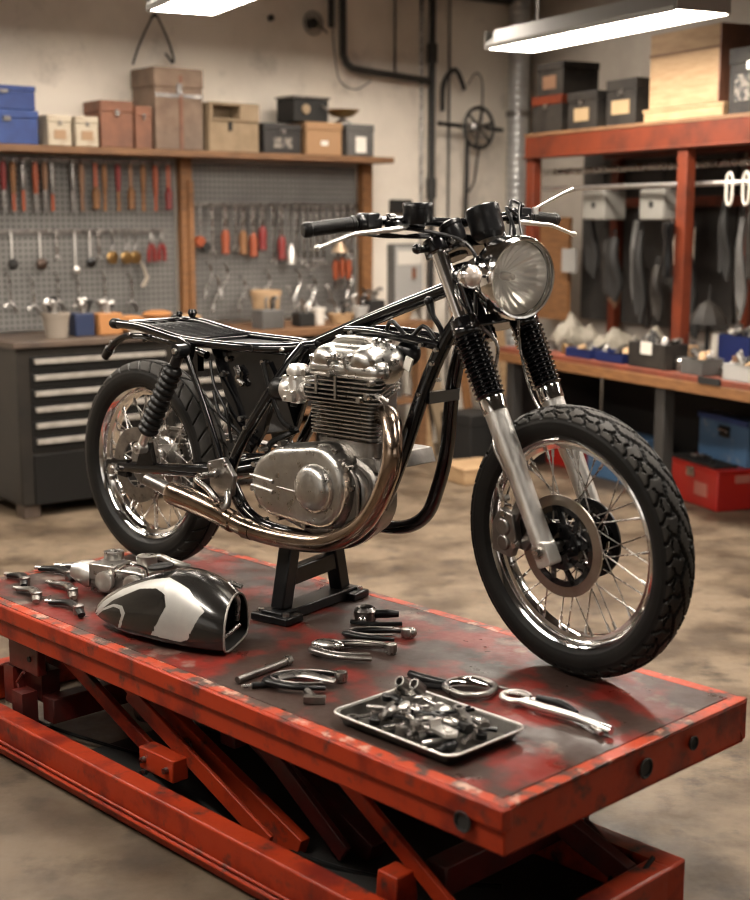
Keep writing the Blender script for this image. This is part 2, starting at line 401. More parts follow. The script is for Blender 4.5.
ob('hydraulic_hose', G().tube([(-2.0, .05, .03), (-1.93, .1, .10), (-1.88, .06, .07), (-1.8, .12, .03), (-1.5, .2, .02)], .006, 8, 5).tube([(-.11, .53, .09), (-.09, .46, .06), (-.05, .40, .07), (-.02, .46, .10), (-.02, .53, .13)], .006, 8, 5).tube([(-.9, .15, .02), (-.7, .12, .022), (-.5, .2, .015), (-.3, .35, .02)], .009, 8, 5), RUBBER, lift)
ob('drip_tray', G().box((-.9, .28, .012), (1.5, .5, .016)), DARK, lift)

# ---------------------------------------------------------------- the motorcycle
bike = thing('motorcycle', 'stripped-down black motorcycle with bare engine and round chrome headlight, no tank or seat', 'motorcycle', B0, BR)
STE = R(-7.5)                                        # handlebar turned a little to the bike's right
RK = R(25.8); sn, cs = math.sin(RK), math.cos(RK)
FC = Vector((1.6228, 0, .3335))
up = Vector((-sn, 0, cs)); AX0 = FC - Vector((cs, 0, sn)) * .05
MS = Matrix.Translation(AX0) @ Matrix.Rotation(STE, 4, up) @ Matrix.Translation(-AX0)
fix = MS.inverted() @ FC
def leg(t, y=0, f=0.): return FC + up * t + Vector((cs * f, y, sn * f))

def tyre_mesh(Rt, hw, rb, kind, nt=1100, npf=76):
    Hh = (Rt - rb) / 2; ra = Rt - Hh
    a = np.linspace(R(-148), R(148), npf)
    yy = hw * np.sign(np.sin(a)) * np.abs(np.sin(a)) ** .92; rr = ra + Hh * np.sign(np.cos(a)) * np.abs(np.cos(a)) ** .95
    th = np.arange(nt) * 2 * pi / nt
    A, T = np.meshgrid(a, th)
    s = A / R(66)
    ng = 44 if kind == 'block' else 46
    u = T / (2 * pi) * ng
    tri = lambda x: 2 * np.abs((x % 1) - .5) * 2 - 1
    def near(x, w): d = np.abs(x - np.round(x)); return np.clip((1 - d / w) * 2.2, 0, 1)
    def line(x, w): return np.clip((1 - np.abs(x) / w) * 2.2, 0, 1)
    dsp = np.zeros_like(s)
    if kind == 'block':
        z = line(s - .26 - .13 * tri(u * .5), .075)
        z = np.maximum(z, line(s + .26 + .13 * tri(u * .5 + .25), .075))
        mid = near(u * .5 + .8 * s + .25 * np.sin(s * 7), .085) * (np.abs(s) < .40)
        z = np.maximum(z, line(s - .66 - .07 * tri(u + .3), .045) * (((u * .5) % 1) < .62)); z = np.maximum(z, line(s + .66 + .07 * tri(u + .8), .045) * (((u * .5 + .5) % 1) < .62))
        sh = near(u + .55 * np.abs(s) + .12 * np.sin(s * 12) + .5 * (s > 0), .13) * (np.abs(s) > .26) * (np.abs(s) < 1.02)
        dsp = np.maximum(np.maximum(z, mid), sh)
    else:
        z = np.clip(1 - np.abs(np.abs(s) - .25) / .04, 0, 1) ** .5
        sh = near(u * .8 + .9 * np.abs(s), .07) * (np.abs(s) > .28) * (np.abs(s) < 1.02)
        mid = near(u * .4 + .5 * s, .035) * (np.abs(s) < .22)
        dsp = np.maximum(np.maximum(z, sh), mid)
    edge = np.clip((1.04 - np.abs(s)) / .05, 0, 1)
    rib = .0009 * (np.abs(np.abs(A) - R(80)) < R(2)) + .0008 * (np.abs(np.abs(A) - R(122)) < R(3))
    d = -.0065 * dsp * edge + rib - .0015 * (np.abs(s) > 1.0)
    Rr = rr[None, :] + d * np.cos(A); Y = yy[None, :] + d * np.sin(A)
    V = np.stack([Rr * np.cos(T), Y, Rr * np.sin(T)], -1).reshape(-1, 3)
    i = np.arange(nt)[:, None]; j = np.arange(npf - 1)[None, :]; i2 = (i + 1) % nt
    F = np.stack([i * npf + j, i * npf + j + 1, i2 * npf + j + 1, i2 * npf + j], -1).reshape(-1, 4)
    g = G(); g.v = [tuple(p) for p in V.tolist()]; g.f = [tuple(p) for p in F.tolist()]
    tr = ((np.abs(s[:, :-1] + s[:, 1:]) / 2 < 1.0) & (dsp[:, :-1] < .3)).reshape(-1); g.m = tr.astype(int).tolist()
    return g
def wheel(parent, Rt, hw, rb, rf, rw, kind, hub_r, hub_w, nsp, seed):
    """wheel in its own frame: axle along y, centre at the origin"""
    ob('tyre', tyre_mesh(Rt, hw, rb, kind), [TYRE, TREAD], parent, ang=50)
    g = G()
    g.lathe([(rf + .003, -rw), (rf + .004, -rw - .004), (rf, -rw - .006), (rf - .006, -rw - .001), (rf - .012, -rw + .006), (rf - .014, -rw + .014), (rf - .024, -.014), (rf - .026, 0),
             (rf - .024, .014), (rf - .014, rw - .014), (rf - .012, rw - .006), (rf - .006, rw + .001), (rf, rw + .006), (rf + .004, rw + .004), (rf + .003, rw), (rf - .004, rw - .004),
             (rf - .008, rw - .012), (rf - .019, .013), (rf - .020, 0), (rf - .019, -.013), (rf - .008, -rw + .012), (rf - .004, -rw + .004)], (0, 0, 0), (0, 1, 0), 96, closed=True)
    rim = ob('rim', g, CHROME, parent, ang=30, label='polished chrome rim')
    g = G(); ri = rf - .024; q = random.Random(seed)
    nn = nsp // 4
    for k in range(nsp):
        side = 1 if k % 2 else -1; grp = (k // 2) % 2
        a_r = 2 * pi * (k + .5) / nsp
        a_h = a_r + (1 if grp else -1) * R(62)
        p0 = Vector((hub_r * math.cos(a_h), side * hub_w, hub_r * math.sin(a_h)))
        p1 = Vector((ri * math.cos(a_r), side * .010, ri * math.sin(a_r)))
        g.tube([p0, p1], .00185, 6); d = (p0 - p1).normalized()
        g.tube([p1 + d * .020, p1 - d * .004], .0036, 6)
    ob('spokes', g, STEEL, parent)
    return rim
# front wheel (turned with the bars)
fw = group_part('front_wheel', bike, MS @ Matrix.Translation(fix + Vector((0, 0, 0))) )
wheel(fw, .3335, .052, .248, .2547, .030, 'block', .044, .030, 36, 1)
g = G(); g.lathe([(.0001, -.052), (.016, -.052), (.018, -.046), (.030, -.042), (.052, -.036), (.052, -.028), (.034, -.024), (.030, 0), (.034, .024), (.050, .028), (.050, .036), (.03, .042), (.016, .052), (.0001, .052)], (0, 0, 0), (0, 1, 0), 40)
ob('hub', g, SATIN, fw)
def disc(y, r, m, nm, ri=.78):
    g = G(); n = 64
    g.lathe([(r, y - .0028), (r + .0005, y), (r, y + .0028), (r * ri, y + .0028), (r * ri, y - .0028)], (0, 0, 0), (0, 1, 0), n, closed=True)
    for k in range(36):                              # rows of drilled holes
        a = 2 * pi * k / 36; rr = r * (.84 + .10 * ((k % 3) / 2))
        g.lathe([(.0038, y - .0030), (.0001, y - .0031)], (rr * math.cos(a), 0, rr * math.sin(a)), (0, 1, 0), 8)
    return g
ob('brake_disc', disc(-.050, .125, DISC, '', .79), DISC, fw, label='bronze-toned steel brake disc')
ob('brake_disc', disc(.050, .098, DISC, '', .8), SATIN, fw)
g = G()
for ys in (-1, 1):
    y = ys * .050
    rb_ = .100 if ys < 0 else .080
    g.lathe([(rb_, y - .003), (rb_, y + .003), (rb_ - .014, y + .003), (rb_ - .014, y - .003)], (0, 0, 0), (0, 1, 0), 48, closed=True)
    g.lathe([(.058, y - .005), (.058, y + .005), (.022, y + .007), (.022, y - .007)], (0, 0, 0), (0, 1, 0), 40, closed=True)
    for k in range(9):
        a = 2 * pi * k / 9
        g.beam((.05 * math.cos(a), y, .05 * math.sin(a)), ((rb_ - .002) * math.cos(a + .25), y, (rb_ - .002) * math.sin(a + .25)), .013, .006, up=(0, 1, 0))
    g.bolts([(.04 * math.cos(2 * pi * k / 8), y + ys * .005, .04 * math.sin(2 * pi * k / 8)) for k in range(8)], (0, ys, 0), .0055, .005)
ob('disc_carrier', g, BLACK, fw)
ob('axle', G().cyl((0, -.115, 0), (0, .115, 0), .0095, n=20).cyl((0, -.085, 0), (0, -.050, 0), .0155, n=24), STEEL, fw)
# rear wheel
rw = group_part('rear_wheel', bike, Matrix.Translation((0, 0, .33)))
wheel(rw, .33, .058, .236, .2425, .034, 'road', .060, .034, 40, 2)
g = G(); g.lathe([(.0001, -.06), (.02, -.06), (.034, -.050), (.068, -.042), (.070, -.030), (.045, -.020), (.045, .020), (.075, .030), (.078, .05), (.03, .06), (.0001, .06)], (0, 0, 0), (0, 1, 0), 40)
ob('hub', g, CASTD, rw)
g = G(); g.lathe([(.098, .066), (.098, .072), (.07, .072), (.07, .066)], (0, 0, 0), (0, 1, 0), 48, closed=True)
for k in range(40):
    a = 2 * pi * k / 40; g.box((.100 * math.cos(a), .069, .100 * math.sin(a)), (.008, .005, .008), M=Matrix.Rotation(-a, 3, 'Y'))
for k in range(5):
    a = 2 * pi * k / 5; g.beam((.03 * math.cos(a), .069, .03 * math.sin(a)), (.08 * math.cos(a), .069, .08 * math.sin(a)), .018, .005, up=(0, 1, 0))
ob('sprocket', g, DSTEEL, rw)
ob('brake_disc', G().lathe([(.12, -.068), (.12, -.063), (.075, -.063), (.075, -.068)], (0, 0, 0), (0, 1, 0), 48, closed=True), DSTEEL, rw)
ob('axle', G().cyl((0, -.165, 0), (0, .165, 0), .010, n=16).cyl((0, -.172, 0), (0, -.155, 0), .019, n=6).cyl((0, -.176, 0), (0, -.16, 0), .012, n=12).cyl((0, .155, 0), (0, .172, 0), .019, n=6), STEEL, rw)

# frame
g = G()
g.tube([(.62, 0, .732), (.70, 0, .742), (.89, 0, .812), (1.03, 0, .862), (1.275, 0, .945)], .0195, 16, 4)
for s in (-1, 1):
    g.tube([(.88, s * .02, .803), (.99, s * .04, .806), (1.12, s * .05, .797), (1.235, s * .05, .783)], .0125, 12, 4)
    g.tube([(1.30, s * .018, .885), (1.243, s * .035, .80), (1.19, s * .057, .67), (1.142, s * .092, .49), (1.095, s * .108, .37), (1.045, s * .118, .29), (.96, s * .12, .245), (.82, s * .12, .235), (.66, s * .12, .24), (.575, s * .125, .275), (.52, s * .13, .35)], .0195, 16, 5)
    g.tube([(.505, s * .13, .33), (.535, s * .13, .42), (.612, s * .125, .535), (.70, s * .085, .68), (.745, s * .05, .755)], .017, 14, 4)
g.beam((1.20, -.06, .65), (1.20, .06, .65), .02, .03)
g.cyl(leg(.54, 0, -.05), leg(.745, 0, -.05), .030, n=24)
frame = ob('frame', g, BLACK, bike, ang=60, label='gloss black tubular double cradle frame')
g = G()                                              # seat loop
for s in (-1, 1):
    g.tube([(-.012, s * .12, .780), (.10, s * .12, .777), (.20, s * .12, .763), (.32, s * .12, .748), (.56, s * .115, .743), (.68, s * .075, .745), (.76, s * .02, .755)], .0135, 14, 4)
    g.tube([(.334, s * .14, .735), (.41, s * .14, .585), (.494, s * .14, .415)], .0095, 12, 2)
    g.beam((.30, s * .132, .735), (.36, s * .132, .715), .02, .05)
for x, z in ((.0, .779), (.33, .746), (.60, .742)): g.cyl((x, -.12, z), (x, .12, z), .011, n=12)
sub = ob('seat_frame', g, BLACK, bike, ang=60)
g = G()
for x in np.arange(.03, .33, .022): g.tube([(x, -.108, .774 - .08 * max(0, x - .1)), (x + .02, .108, .774 - .08 * max(0, x - .1))], .003, 6)
for y in (-.07, -.03, .01, .05, .09): g.tube([(.0, y, .776), (.12, y, .772), (.33, y, .748)], .003, 6)
g.box((.46, 0, .738), (.26, .20, .006))
ob('seat_tray', g, SATIN, sub)
ob('rubber_end', G().lathe([(.001, -.012), (.012, -.010), (.0165, 0), (.0165, .022), (.014, .026)], (-.03, -.12, .780), (1, 0, 0), 16).lathe([(.001, -.012), (.012, -.010), (.0165, 0), (.0165, .022), (.014, .026)], (-.03, .12, .780), (1, 0, 0), 16), RUBBER, sub)
ob('knob', G().lathe([(.001, .028), (.012, .026), (.016, .016), (.012, .006), (.008, 0), (.008, -.01)], (.06, .12, .79), (0, 0, 1), 14).lathe([(.001, .02), (.009, .018), (.011, .01), (.006, 0)], (.02, .10, .79), (0, 0, 1), 12), BLACK, sub)
g = G(); g.tube([(-.155, -.05, .682), (-.120, -.05, .710), (-.06, -.05, .733), (.05, -.05, .738), (.18, -.05, .725), (.33, -.05, .70)], [.013, .012, .010, .010, .012, .012], 12, 4)
g2 = G().tube([(-.10, .05, .715), (-.04, .05, .733), (.06, .05, .738), (.20, .05, .722), (.33, .05, .70)], .010, 10, 4)
g.prism([(-.02, .732), (.16, .732), (.20, .70), (.30, .65), (.30, .70), (.22, .735)], -.062, -.038, 'xz')
fb = ob('fender_bracket', g, BLACK, bike, ang=60); ob('fender_stay', g2, BLACK, bike, ang=60)
ob('rubber_end', G().tube([(-.178, -.05, .660), (-.150, -.05, .688)], [.013, .0165], 14), RUBBER, fb)
ob('bolt', G().bolts([(-.128, -.062, .712), (-.035, -.06, .742), (.255, -.062, .695)], (0, -1, .3), .006, .003), STEEL, fb)
# battery box / side panel
g = G(); g.prism([(.375, .728), (.70, .730), (.60, .50), (.545, .43), (.50, .44)], -.075, -.055)
g.prism([(.375, .728), (.70, .730), (.60, .50), (.545, .43), (.50, .44)], .055, .075); g.box((.545, 0, .60), (.10, .12, .22))
sp = ob('battery_box', g, BLACK, bike, .004)
ob('bolt', G().bolts([(.46, -.077, .70), (.51, -.077, .53), (.545, -.077, .525), (.61, -.077, .70), (.435, -.077, .655), (.56, -.077, .50)], (0, -1, 0), .009, .010).tube([(.50, -.085, .68), (.515, -.09, .66), (.51, -.09, .645), (.53, -.085, .63)], .009, 8, 3), STEEL, sp)
ob('wiring', G().tube([(.40, -.085, .60), (.44, -.1, .54), (.50, -.09, .50), (.58, -.1, .46)], .006, 8, 4).tube([(.38, -.08, .69), (.42, -.1, .62), (.47, -.1, .55), (.49, -.1, .46)], .005, 8, 4).tube([(.62, -.09, .70), (.66, -.1, .62), (.70, -.1, .55), (.74, -.1, .53)], .007, 8, 4).tube([(.66, .0, .70), (.74, -.02, .66), (.80, -.03, .62)], .012, 8, 4), RUBBER, bike)
# swingarm
g = G()
for s in (-1, 1):
    g.tube([(-.035, s * .135, .332), (.05, s * .135, .338), (.25, s * .135, .356), (.50, s * .135, .38)], [.017, .019, .019, .021], 14, 3)
    g.prism([(-.06, .312), (.045, .306), (.05, .362), (-.055, .352)], s * .125, s * .147)
    g.prism([(.10, .35), (.19, .35), (.17, .43), (.135, .43)], s * .135, s * .150)
g.cyl((.50, -.15, .38), (.50, .15, .38), .028, n=20); g.cyl((.30, -.12, .36), (.30, .12, .36), .016, n=12)
sw = ob('swingarm', g, BLACK, bike, ang=50)
g = G(); g.prism([(.46, .41), (.53, .43), (.575, .38), (.56, .32), (.51, .31), (.47, .34)], -.168, -.150)
ob('pivot_plate', g, CASTD, bike, .004)
ob('bolt', G().bolts([(.50, -.168, .38)], (0, -1, 0), .016, .012).bolts([(-.005, -.16, .30), (.54, -.168, .41), (.55, -.168, .335), (.475, -.168, .40)], (0, -1, 0), .008, .008), STEEL, sw)
ob('chain', G().tube([(0, .07, .43), (.3, .072, .435), (.58, .074, .43)], .009, 6).tube([(0, .07, .232), (.3, .072, .29), (.58, .074, .35)], .009, 6), DSTEEL, bike)
# rear shocks
for s in (-1, 1):
    a = Vector((.150, s * .168, .414)); b_ = Vector((.343, s * .160, .722)); d = b_ - a; Ls = d.length; dn = d.normalized()
    g = G(); g.cyl(a, a + d * .22, .0135, n=16); g.cyl(a - Vector((0, .016, 0)), a + Vector((0, .016, 0)), .018, n=16)
    sh = ob('shock_absorber', g, ALU, bike)
    g = G(); pr = []
    nb_ = 11
    for k in range(nb_ * 4 + 1):
        t = k / (nb_ * 4); pr.append(((.033 if k % 4 == 2 else (.030 if k % 4 in (1, 3) else .0245)) * (1 - .06 * t), .17 * Ls + t * .66 * Ls))
    g.lathe([(.020, .16 * Ls)] + pr + [(.02, .84 * Ls)], a, dn, 28)
    ob('rubber_gaiter', g, RUBBER, sh, ang=80)
    ob('top_mount', G().cyl(a + d * .86, a + d * 1.0, .017, n=14).cyl(b_ - Vector((0, .02, 0)), b_ + Vector((0, .02, 0)), .020, n=16), SATIN, sh)
    ob('mount_bolt', G().bolts([a + Vector((0, s * .016, 0)), b_ + Vector((0, s * .02, 0))], (0, s, 0), .010, .008), STEEL, sh)
# foot peg and brake pedal
g = G(); g.tube([(.475, -.19, .372), (.49, -.235, .372), (.545, -.24, .352), (.575, -.235, .325), (.56, -.20, .315)], .008, 10, 5)
g.tube([(.50, -.17, .38), (.50, -.235, .380)], .009, 10); g.tube([(.585, -.2, .34), (.60, -.215, .31), (.585, -.22, .30)], .010, 8, 3)
ob('brake_pedal', g, STEEL, bike, ang=60)

# engine
eng = group_part('engine', bike)
cc = hull_circles([(.765, .375, .105), (.93, .405, .105), (1.005, .375, .105), (.95, .33, .10)], 36)
g = G(); g.stackp(cc, (.9, .37), [(-.135, .012), (-.125, 0), (-.07, 0), (-.06, .01)])
g.stackp(hull_circles([(.765, .375, .105), (.88, .39, .10)], 36), (.82, .38), [(-.08, 0), (.0, 0), (.01, .01)])
g.stackp(hull_circles([(.765, .375, .105), (.79, .385, .10)], 36), (.78, .38), [(-.02, 0), (.125, 0), (.135, .012)])
g.prism([(.80, .30), (1.05, .33), (1.02, .262), (.98, .245), (.86, .245)], -.11, -.05)
g.prism([(.72, .47), (.88, .505), (.88, .44), (.72, .42)], -.10, .10)
g.bolts([(1.02, -.137, .283), (.86, -.137, .275), (.93, -.137, .268), (1.06, -.137, .31)], (0, -1, 0), .008, .010)
ob('crankcase', g, CASTD, eng, .006)
# right engine cover
c1 = hull_circles([(.762, .385, .088), (.80, .41, .085), (.935, .410, .104), (.93, .39, .104)], 40)
g = G(); g.stackp(c1, (.86, .395), [(-.125, -.004), (-.160, -.004), (-.170, -.001), (-.188, .004), (-.197, .013), (-.200, .026), (-.201, .06)])
for zz, xa, xb in ((.400, .685, .775), (.372, .690, .775)):
    g.tube([(xa, -.2015, zz + .004), (xb, -.2015, zz - .004)], .0065, 8)
g.tube([(.79, -.2005, .385), (.84, -.202, .383), (.90, -.203, .378)], .003, 6)
cov = ob('engine_cover', g, CAST, eng, ang=50, label='brushed cast clutch cover')
g = G(); g.lathe([(.066, -.010), (.066, .014), (.061, .026), (.050, .034), (.030, .0385), (.0001, .040)], (.937, -.194, .400), (0, -1, 0), 48)
ob('round_cap', g, CAST, cov, ang=50, label='domed round cap')
bp = []
for j in range(14):
    t = 2 * pi * j / 14; x = .86 + math.cos(t) * .20; z = .395 + math.sin(t) * .112
    if x > 1.03: continue
    bp.append((x, -.168, z))
ob('cover_bolt', G().bolts([(.672, -.160, .43), (.665, -.160, .36), (.70, -.160, .475), (.70, -.160, .315), (.78, -.160, .500), (.77, -.160, .292), (.87, -.160, .285), (.97, -.160, .300), (.985, -.160, .500), (1.045, -.16, .41), (1.03, -.16, .46)], (0, -1, 0), .0085, .022), STEEL, cov)
g = G(); g.lathe([(.088, -.02), (.088, .018), (.080, .030), (.062, .036), (.0001, .037)], (.995, -.125, .378), (0, -1, 0), 48)
g.tube([(.955, -.165, .49), (1.0, -.168, .478), (1.05, -.168, .44), (1.06, -.168, .39), (1.055, -.165, .33)], .006, 8, 5)
ob('alternator_housing', g, CASTD, eng, ang=50)
g = G(); g.lathe([(.080, -.02), (.080, .02), (.07, .03), (.0001, .032)], (.79, .125, .39), (0, 1, 0), 40)

ob('left_cover', g, CAST, eng, ang=50)
# cylinder block with fins
def rr_front(x0, x1, y0, y1, r, ch):
    """rounded rectangle whose far front corner is cut back"""
    p = rrect(x0, x1, y0, y1, r, 4); out = []
    for x, y in p:
        lim = x1 - max(0, (y - (y0 + ch))) * .98
        out.append((min(x, lim), y))
    return out
g = G(); g.prism(rr_front(.885, 1.065, -.115, .10, .02, .10), .455, .72, 'xy')
g.prism(rr_front(.865, 1.085, -.130, .115, .03, .11), .485, .527, 'xy')
g.prism([(.87, .45), (1.09, .45), (1.075, .49), (.885, .49)], -.125, .11)
ob('cylinder_block', g, CASTD, eng, .004)
g = G()
for k in range(9):
    z = .538 + k * .0104
    g.prism(rr_front(.858, 1.092, -.148, .13, .018, .11), z, z + .0030, 'xy')
ob('cooling_fins', g, CAST, eng, label='stack of thin cylinder fins')
g = G()
for k in range(6):
    z = .635 + k * .0122
    g.prism(rr_front(.858, 1.128, -.172, .14, .02, .11), z, z + .0038, 'xy')
g.box((.915, -.1735, .672), (.008, .004, .05)); g.box((.985, -.1735, .668), (.008, .004, .062))
ob('head_fins', g, CAST, eng, label='wider fins of the cylinder head')
g = G(); hp = rr_front(.862, 1.135, -.168, .135, .035, .10)
g.stackp(hp, (.995, -.02), [(.700, .004), (.706, 0), (.722, 0), (.735, .010), (.742, .03)], 'xy')
head = ob('cylinder_head', g, CAST, eng, ang=45)
g = G()
for xc, rr_ in ((.925, .052), (1.062, .055)):
    ye = .05 if xc < 1 else -.06
    g.tube([(xc, -.165, .722), (xc, -.155, .725), (xc, -.12, .728), (xc, ye, .728), (xc - .02, ye + .035, .722)], [rr_ * .35, rr_ * .80, rr_, rr_, rr_ * .5], 28, 3)
g.stackp(rr_front(.90, 1.09, -.145, .09, .03, .10), (.97, -.04), [(.715, 0), (.762, 0), (.775, .012), (.779, .03)], 'xy')
g.stackp(rrect(.925, 1.02, -.11, .03, .015), (.97, -.04), [(.77, 0), (.789, 0), (.794, .01)], 'xy')
for yy in (-.105, -.03, .045):
    g.tube([(.885, yy, .745), (.93, yy, .787), (.995, yy, .792), (1.05 - max(0, yy + .06), yy, .785), (1.10 - max(0, yy + .06), yy, .745)], .007, 8, 4)
cvr = ob('cam_cover', g, CAST, head, ang=55, label='rounded polished cam cover')
g = G()
pts = [(.88, -.150, .735), (.90, -.158, .735), (.97, -.160, .745), (1.03, -.160, .745), (1.10, -.155, .735), (1.125, -.10, .735), (1.09, -.05, .735), (.93, -.10, .785), (1.06, -.10, .785), (.93, -.02, .785), (1.0, -.02, .79)]
g.bolts(pts, (0, -.3, 1), .0085, .012)
g.bolts([(1.105, -.175, .655), (1.115, -.172, .690), (1.08, -.175, .645), (.88, -.172, .70), (.975, -.176, .705)], (0, -1, 0), .009, .014)
g.tube([(1.13, -.17, .66), (1.15, -.175, .655), (1.16, -.165, .645)], .009, 8)
ob('head_bolt', g, STEEL, head)
g = G(); g.tube([(.955, -.165, .72), (.955, -.175, .745), (1.015, -.175, .745), (1.015, -.165, .72)], .004, 8)

ob('oil_pipe', g, STEEL, head)
# carburettors
for s in (-1, 1):
    y = s * .105 - .02
    g = G(); g.lathe([(.030, -.05), (.034, -.045), (.034, -.01), (.026, -.005), (.026, .03), (.03, .035), (.03, .05)], (.80, y, .645), (1, 0, .08), 28)
    g.lathe([(.0001, -.048), (.020, -.046), (.028, -.036), (.028, 0), (.024, .03), (.030, .032), (.032, .045), (.024, .058), (.0001, .062)], (.802, y - .005, .655), (0, 0, 1), 24)
    g.box((.80, y - .035, .63), (.035, .02, .03)); g.bolts([(.79, y - .045, .625), (.815, y - .045, .64), (.78, y - .034, .68), (.82, y - .034, .68)], (0, -1, 0), .006, .006)
    c = ob('carburettor', g, ALU, eng, ang=45)
    ob('intake_rubber', G().lathe([(.026, -.06), (.032, -.05), (.034, -.02), (.030, -.0)], (.765, y, .643), (1, 0, .08), 24).lathe([(.028, 0), (.026, .04)], (.845, y, .650), (1, 0, 0), 20), RUBBER, c)
ob('breather_hose', G().tube([(.86, .02, .77), (.80, .0, .775), (.74, -.02, .74), (.70, -.03, .66), (.70, -.05, .58)], .010, 10, 5).tube([(.73, -.06, .52), (.70, -.09, .50), (.66, -.11, .47), (.66, -.12, .40)], .009, 8, 5), RUBBER, eng)
# exhaust: header pipes, collector joint and silencer stub each side
for s in (-1,):
    o = .0 if s < 0 else -.03
    P = [(1.10, s * .115, .600), (1.135, s * .135, .607), (1.178, s * .168, .590), (1.205, s * .195, .545), (1.206, s * .20, .50), (1.188, s * .20, .45), (1.158, s * .20, .392), (1.112, s * .20, .335), (1.05, s * .20, .291), (.965, s * .20, .257), (.87, s * .20, .245), (.75, s * .20, .243), (.68, s * .20, .247)]
    if s > 0: P = [(x - .02, y * .75, z) for x, y, z in P]
    m = group_part('exhaust_pipe', bike)
    ob('header_pipe', G().tube(P, .0255, 24, 6), EXH, m, ang=70, label='bent heat-tinted steel header')
    yy = P[-1][1]
    ob('joint_sleeve', G().tube([(.69, yy, .246), (.66, yy, .249), (.655, yy, .25), (.615, yy, .258), (.61, yy, .259), (.585, yy, .264)], [.027, .029, .026, .026, .031, .031], 24), EXH, m, ang=30)
    ob('silencer', G().tube([(.595, yy, .262), (.56, yy, .272), (.50, yy, .284), (.42, yy, .296), (.345, yy, .305), (.335, yy, .306)], [.028, .031, .034, .036, .036, .030], 28, 2), EXH, m, ang=50)
    ob('tailpipe', G().tube([(.345, yy, .305), (.29, yy, .318), (.22, yy, .330)], [.020, .020, .019], 20, 3), DSTEEL, m)

# fork, in the unsteered frame and turned together
Rt = Matrix(((cs, 0, -sn), (0, 1, 0), (sn, 0, cs)))  # x forward-normal, z up the leg
for s, nm in ((-1, 'right'), (1, 'left')):
    y = s * .10; a = up
    g = G(); g.lathe([(.0001, -.030), (.020, -.028), (.025, -.02), (.026, .02), (.0255, .06), (.0262, .20), (.0285, .215), (.0285, .345), (.029, .352)], leg(0, y), a, 32)
    g.prism(rrect(-.020, .026, -.036, .022, .008), y - .024 if s < 0 else y - .016, y + .016 if s < 0 else y + .024)
    # rotate the axle lug into the leg direction
    n_ = len(rrect(-.020, .026, -.036, .022, .008)) * 2
    for i in range(len(g.v) - n_, len(g.v)):
        v = g.v[i]; p = FC + Vector((cs, 0, sn)) * v[0] + up * v[2]; g.v[i] = (p.x, v[1], p.z)
    fk = ob('fork_leg', g, ALU, bike, .002, ang=50, mw=MS, label='brushed aluminium lower fork leg with black gaiter and chrome tube')
    ob('axle_bolt', G().cyl(leg(0, y), leg(0, y + s * .030), .015, n=24).cyl(leg(0, y + s * .02), leg(0, y + s * .036), .010, n=6), STEEL, fk)
    ob('collar', G().lathe([(.028, .350), (.031, .352), (.0315, .385), (.030, .388), (.024, .389)], leg(0, y), a, 32), CHROME, fk, ang=35)
    pr = []; nb_ = 13
    for k in range(nb_ * 4 + 1):
        t = k / (nb_ * 4); pr.append((((.041 if k % 4 == 2 else .0375 if k % 4 in (1, 3) else .031)) * (.93 + .07 * t), .388 + t * .158))
    g = G().lathe([(.031, .386)] + pr + [(.036, .548), (.037, .572), (.030, .574)], leg(0, y), a, 32)
    ob('rubber_gaiter', g, BLACK, fk, ang=80, label='ribbed black rubber gaiter')
    ob('stanchion', G().cyl(leg(.38, y), leg(.80, y), .0205, n=32), CHROME, fk, label='polished chrome fork tube')
for t, hh in ((.578, .034), (.785, .036)):
    g = G()
    for s in (-1, 1):
        g.lathe([(.0001, -hh / 2), (.033, -hh / 2), (.034, 0), (.033, hh / 2), (.0001, hh / 2)], leg(t, s * .10), up, 28)
    c = leg(t, 0, -.02); M3 = Rt
    g.box(c, (.075, .19, .028), M=M3)
    g.lathe([(.0001, -.02), (.032, -.02), (.032, .02), (.0001, .02)], leg(t, 0, -.05), up, 28)
    if t < .6: ob('lower_clamp', g, BLACK, bike, .003, mw=MS)
g.bolts([leg(.785, s * .10) for s in (-1, 1)], up, .020, .032)
g.bolts([leg(.785, 0, -.05)], up, .016, .035)
g.cyl(leg(.785, -.13, -.01), leg(.785, -.15, -.012), .010, n=10); g.ball(leg(.787, -.155, -.012), .013)
g.box(leg(.80, -.035, -.055), (.03, .03, .05)); g.box(leg(.80, .035, -.055), (.03, .03, .05))
ob('upper_clamp', g, BLACK, bike, .003, mw=MS)
g = G()
for s in (-1, 1): g.beam(leg(.70, s * .072, -.01), leg(.695, s * .085, .09), .006, .035)
ob('headlight_bracket', g, BLACK, bike, .002, mw=MS)

# headlight
hl = group_part('headlight', bike, MS @ Matrix.Translation((1.458, 0, .960)) @ Matrix.Rotation(R(-8), 4, 'Z') @ Matrix.Rotation(R(3), 4, 'Y') @ Matrix.Scale(.95, 4))
ob('headlight_shell', G().lathe([(.0001, -.135), (.03, -.130), (.065, -.112), (.088, -.080), (.098, -.045), (.100, -.03), (.097, -.03), (.094, -.046), (.084, -.082), (.062, -.108), (.03, -.124), (.0001, -.128)], (0, 0, 0), (1, 0, 0), 56), BLACK, hl, ang=60, label='black headlight bucket')
ob('headlight_rim', G().lathe([(.098, -.050), (.1045, -.046), (.1065, -.02), (.1065, .004), (.1045, .014), (.100, .020), (.0955, .019), (.0935, .012), (.0935, -.002), (.097, -.01)], (0, 0, 0), (1, 0, 0), 72, closed=True), CHROME, hl, ang=40, label='wide chrome headlight rim')
g = G(); n = 200; prof = [(.0925, -.001), (.080, -.022), (.060, -.043), (.038, -.058), (.018, -.066), (.010, -.067)]
vs = []
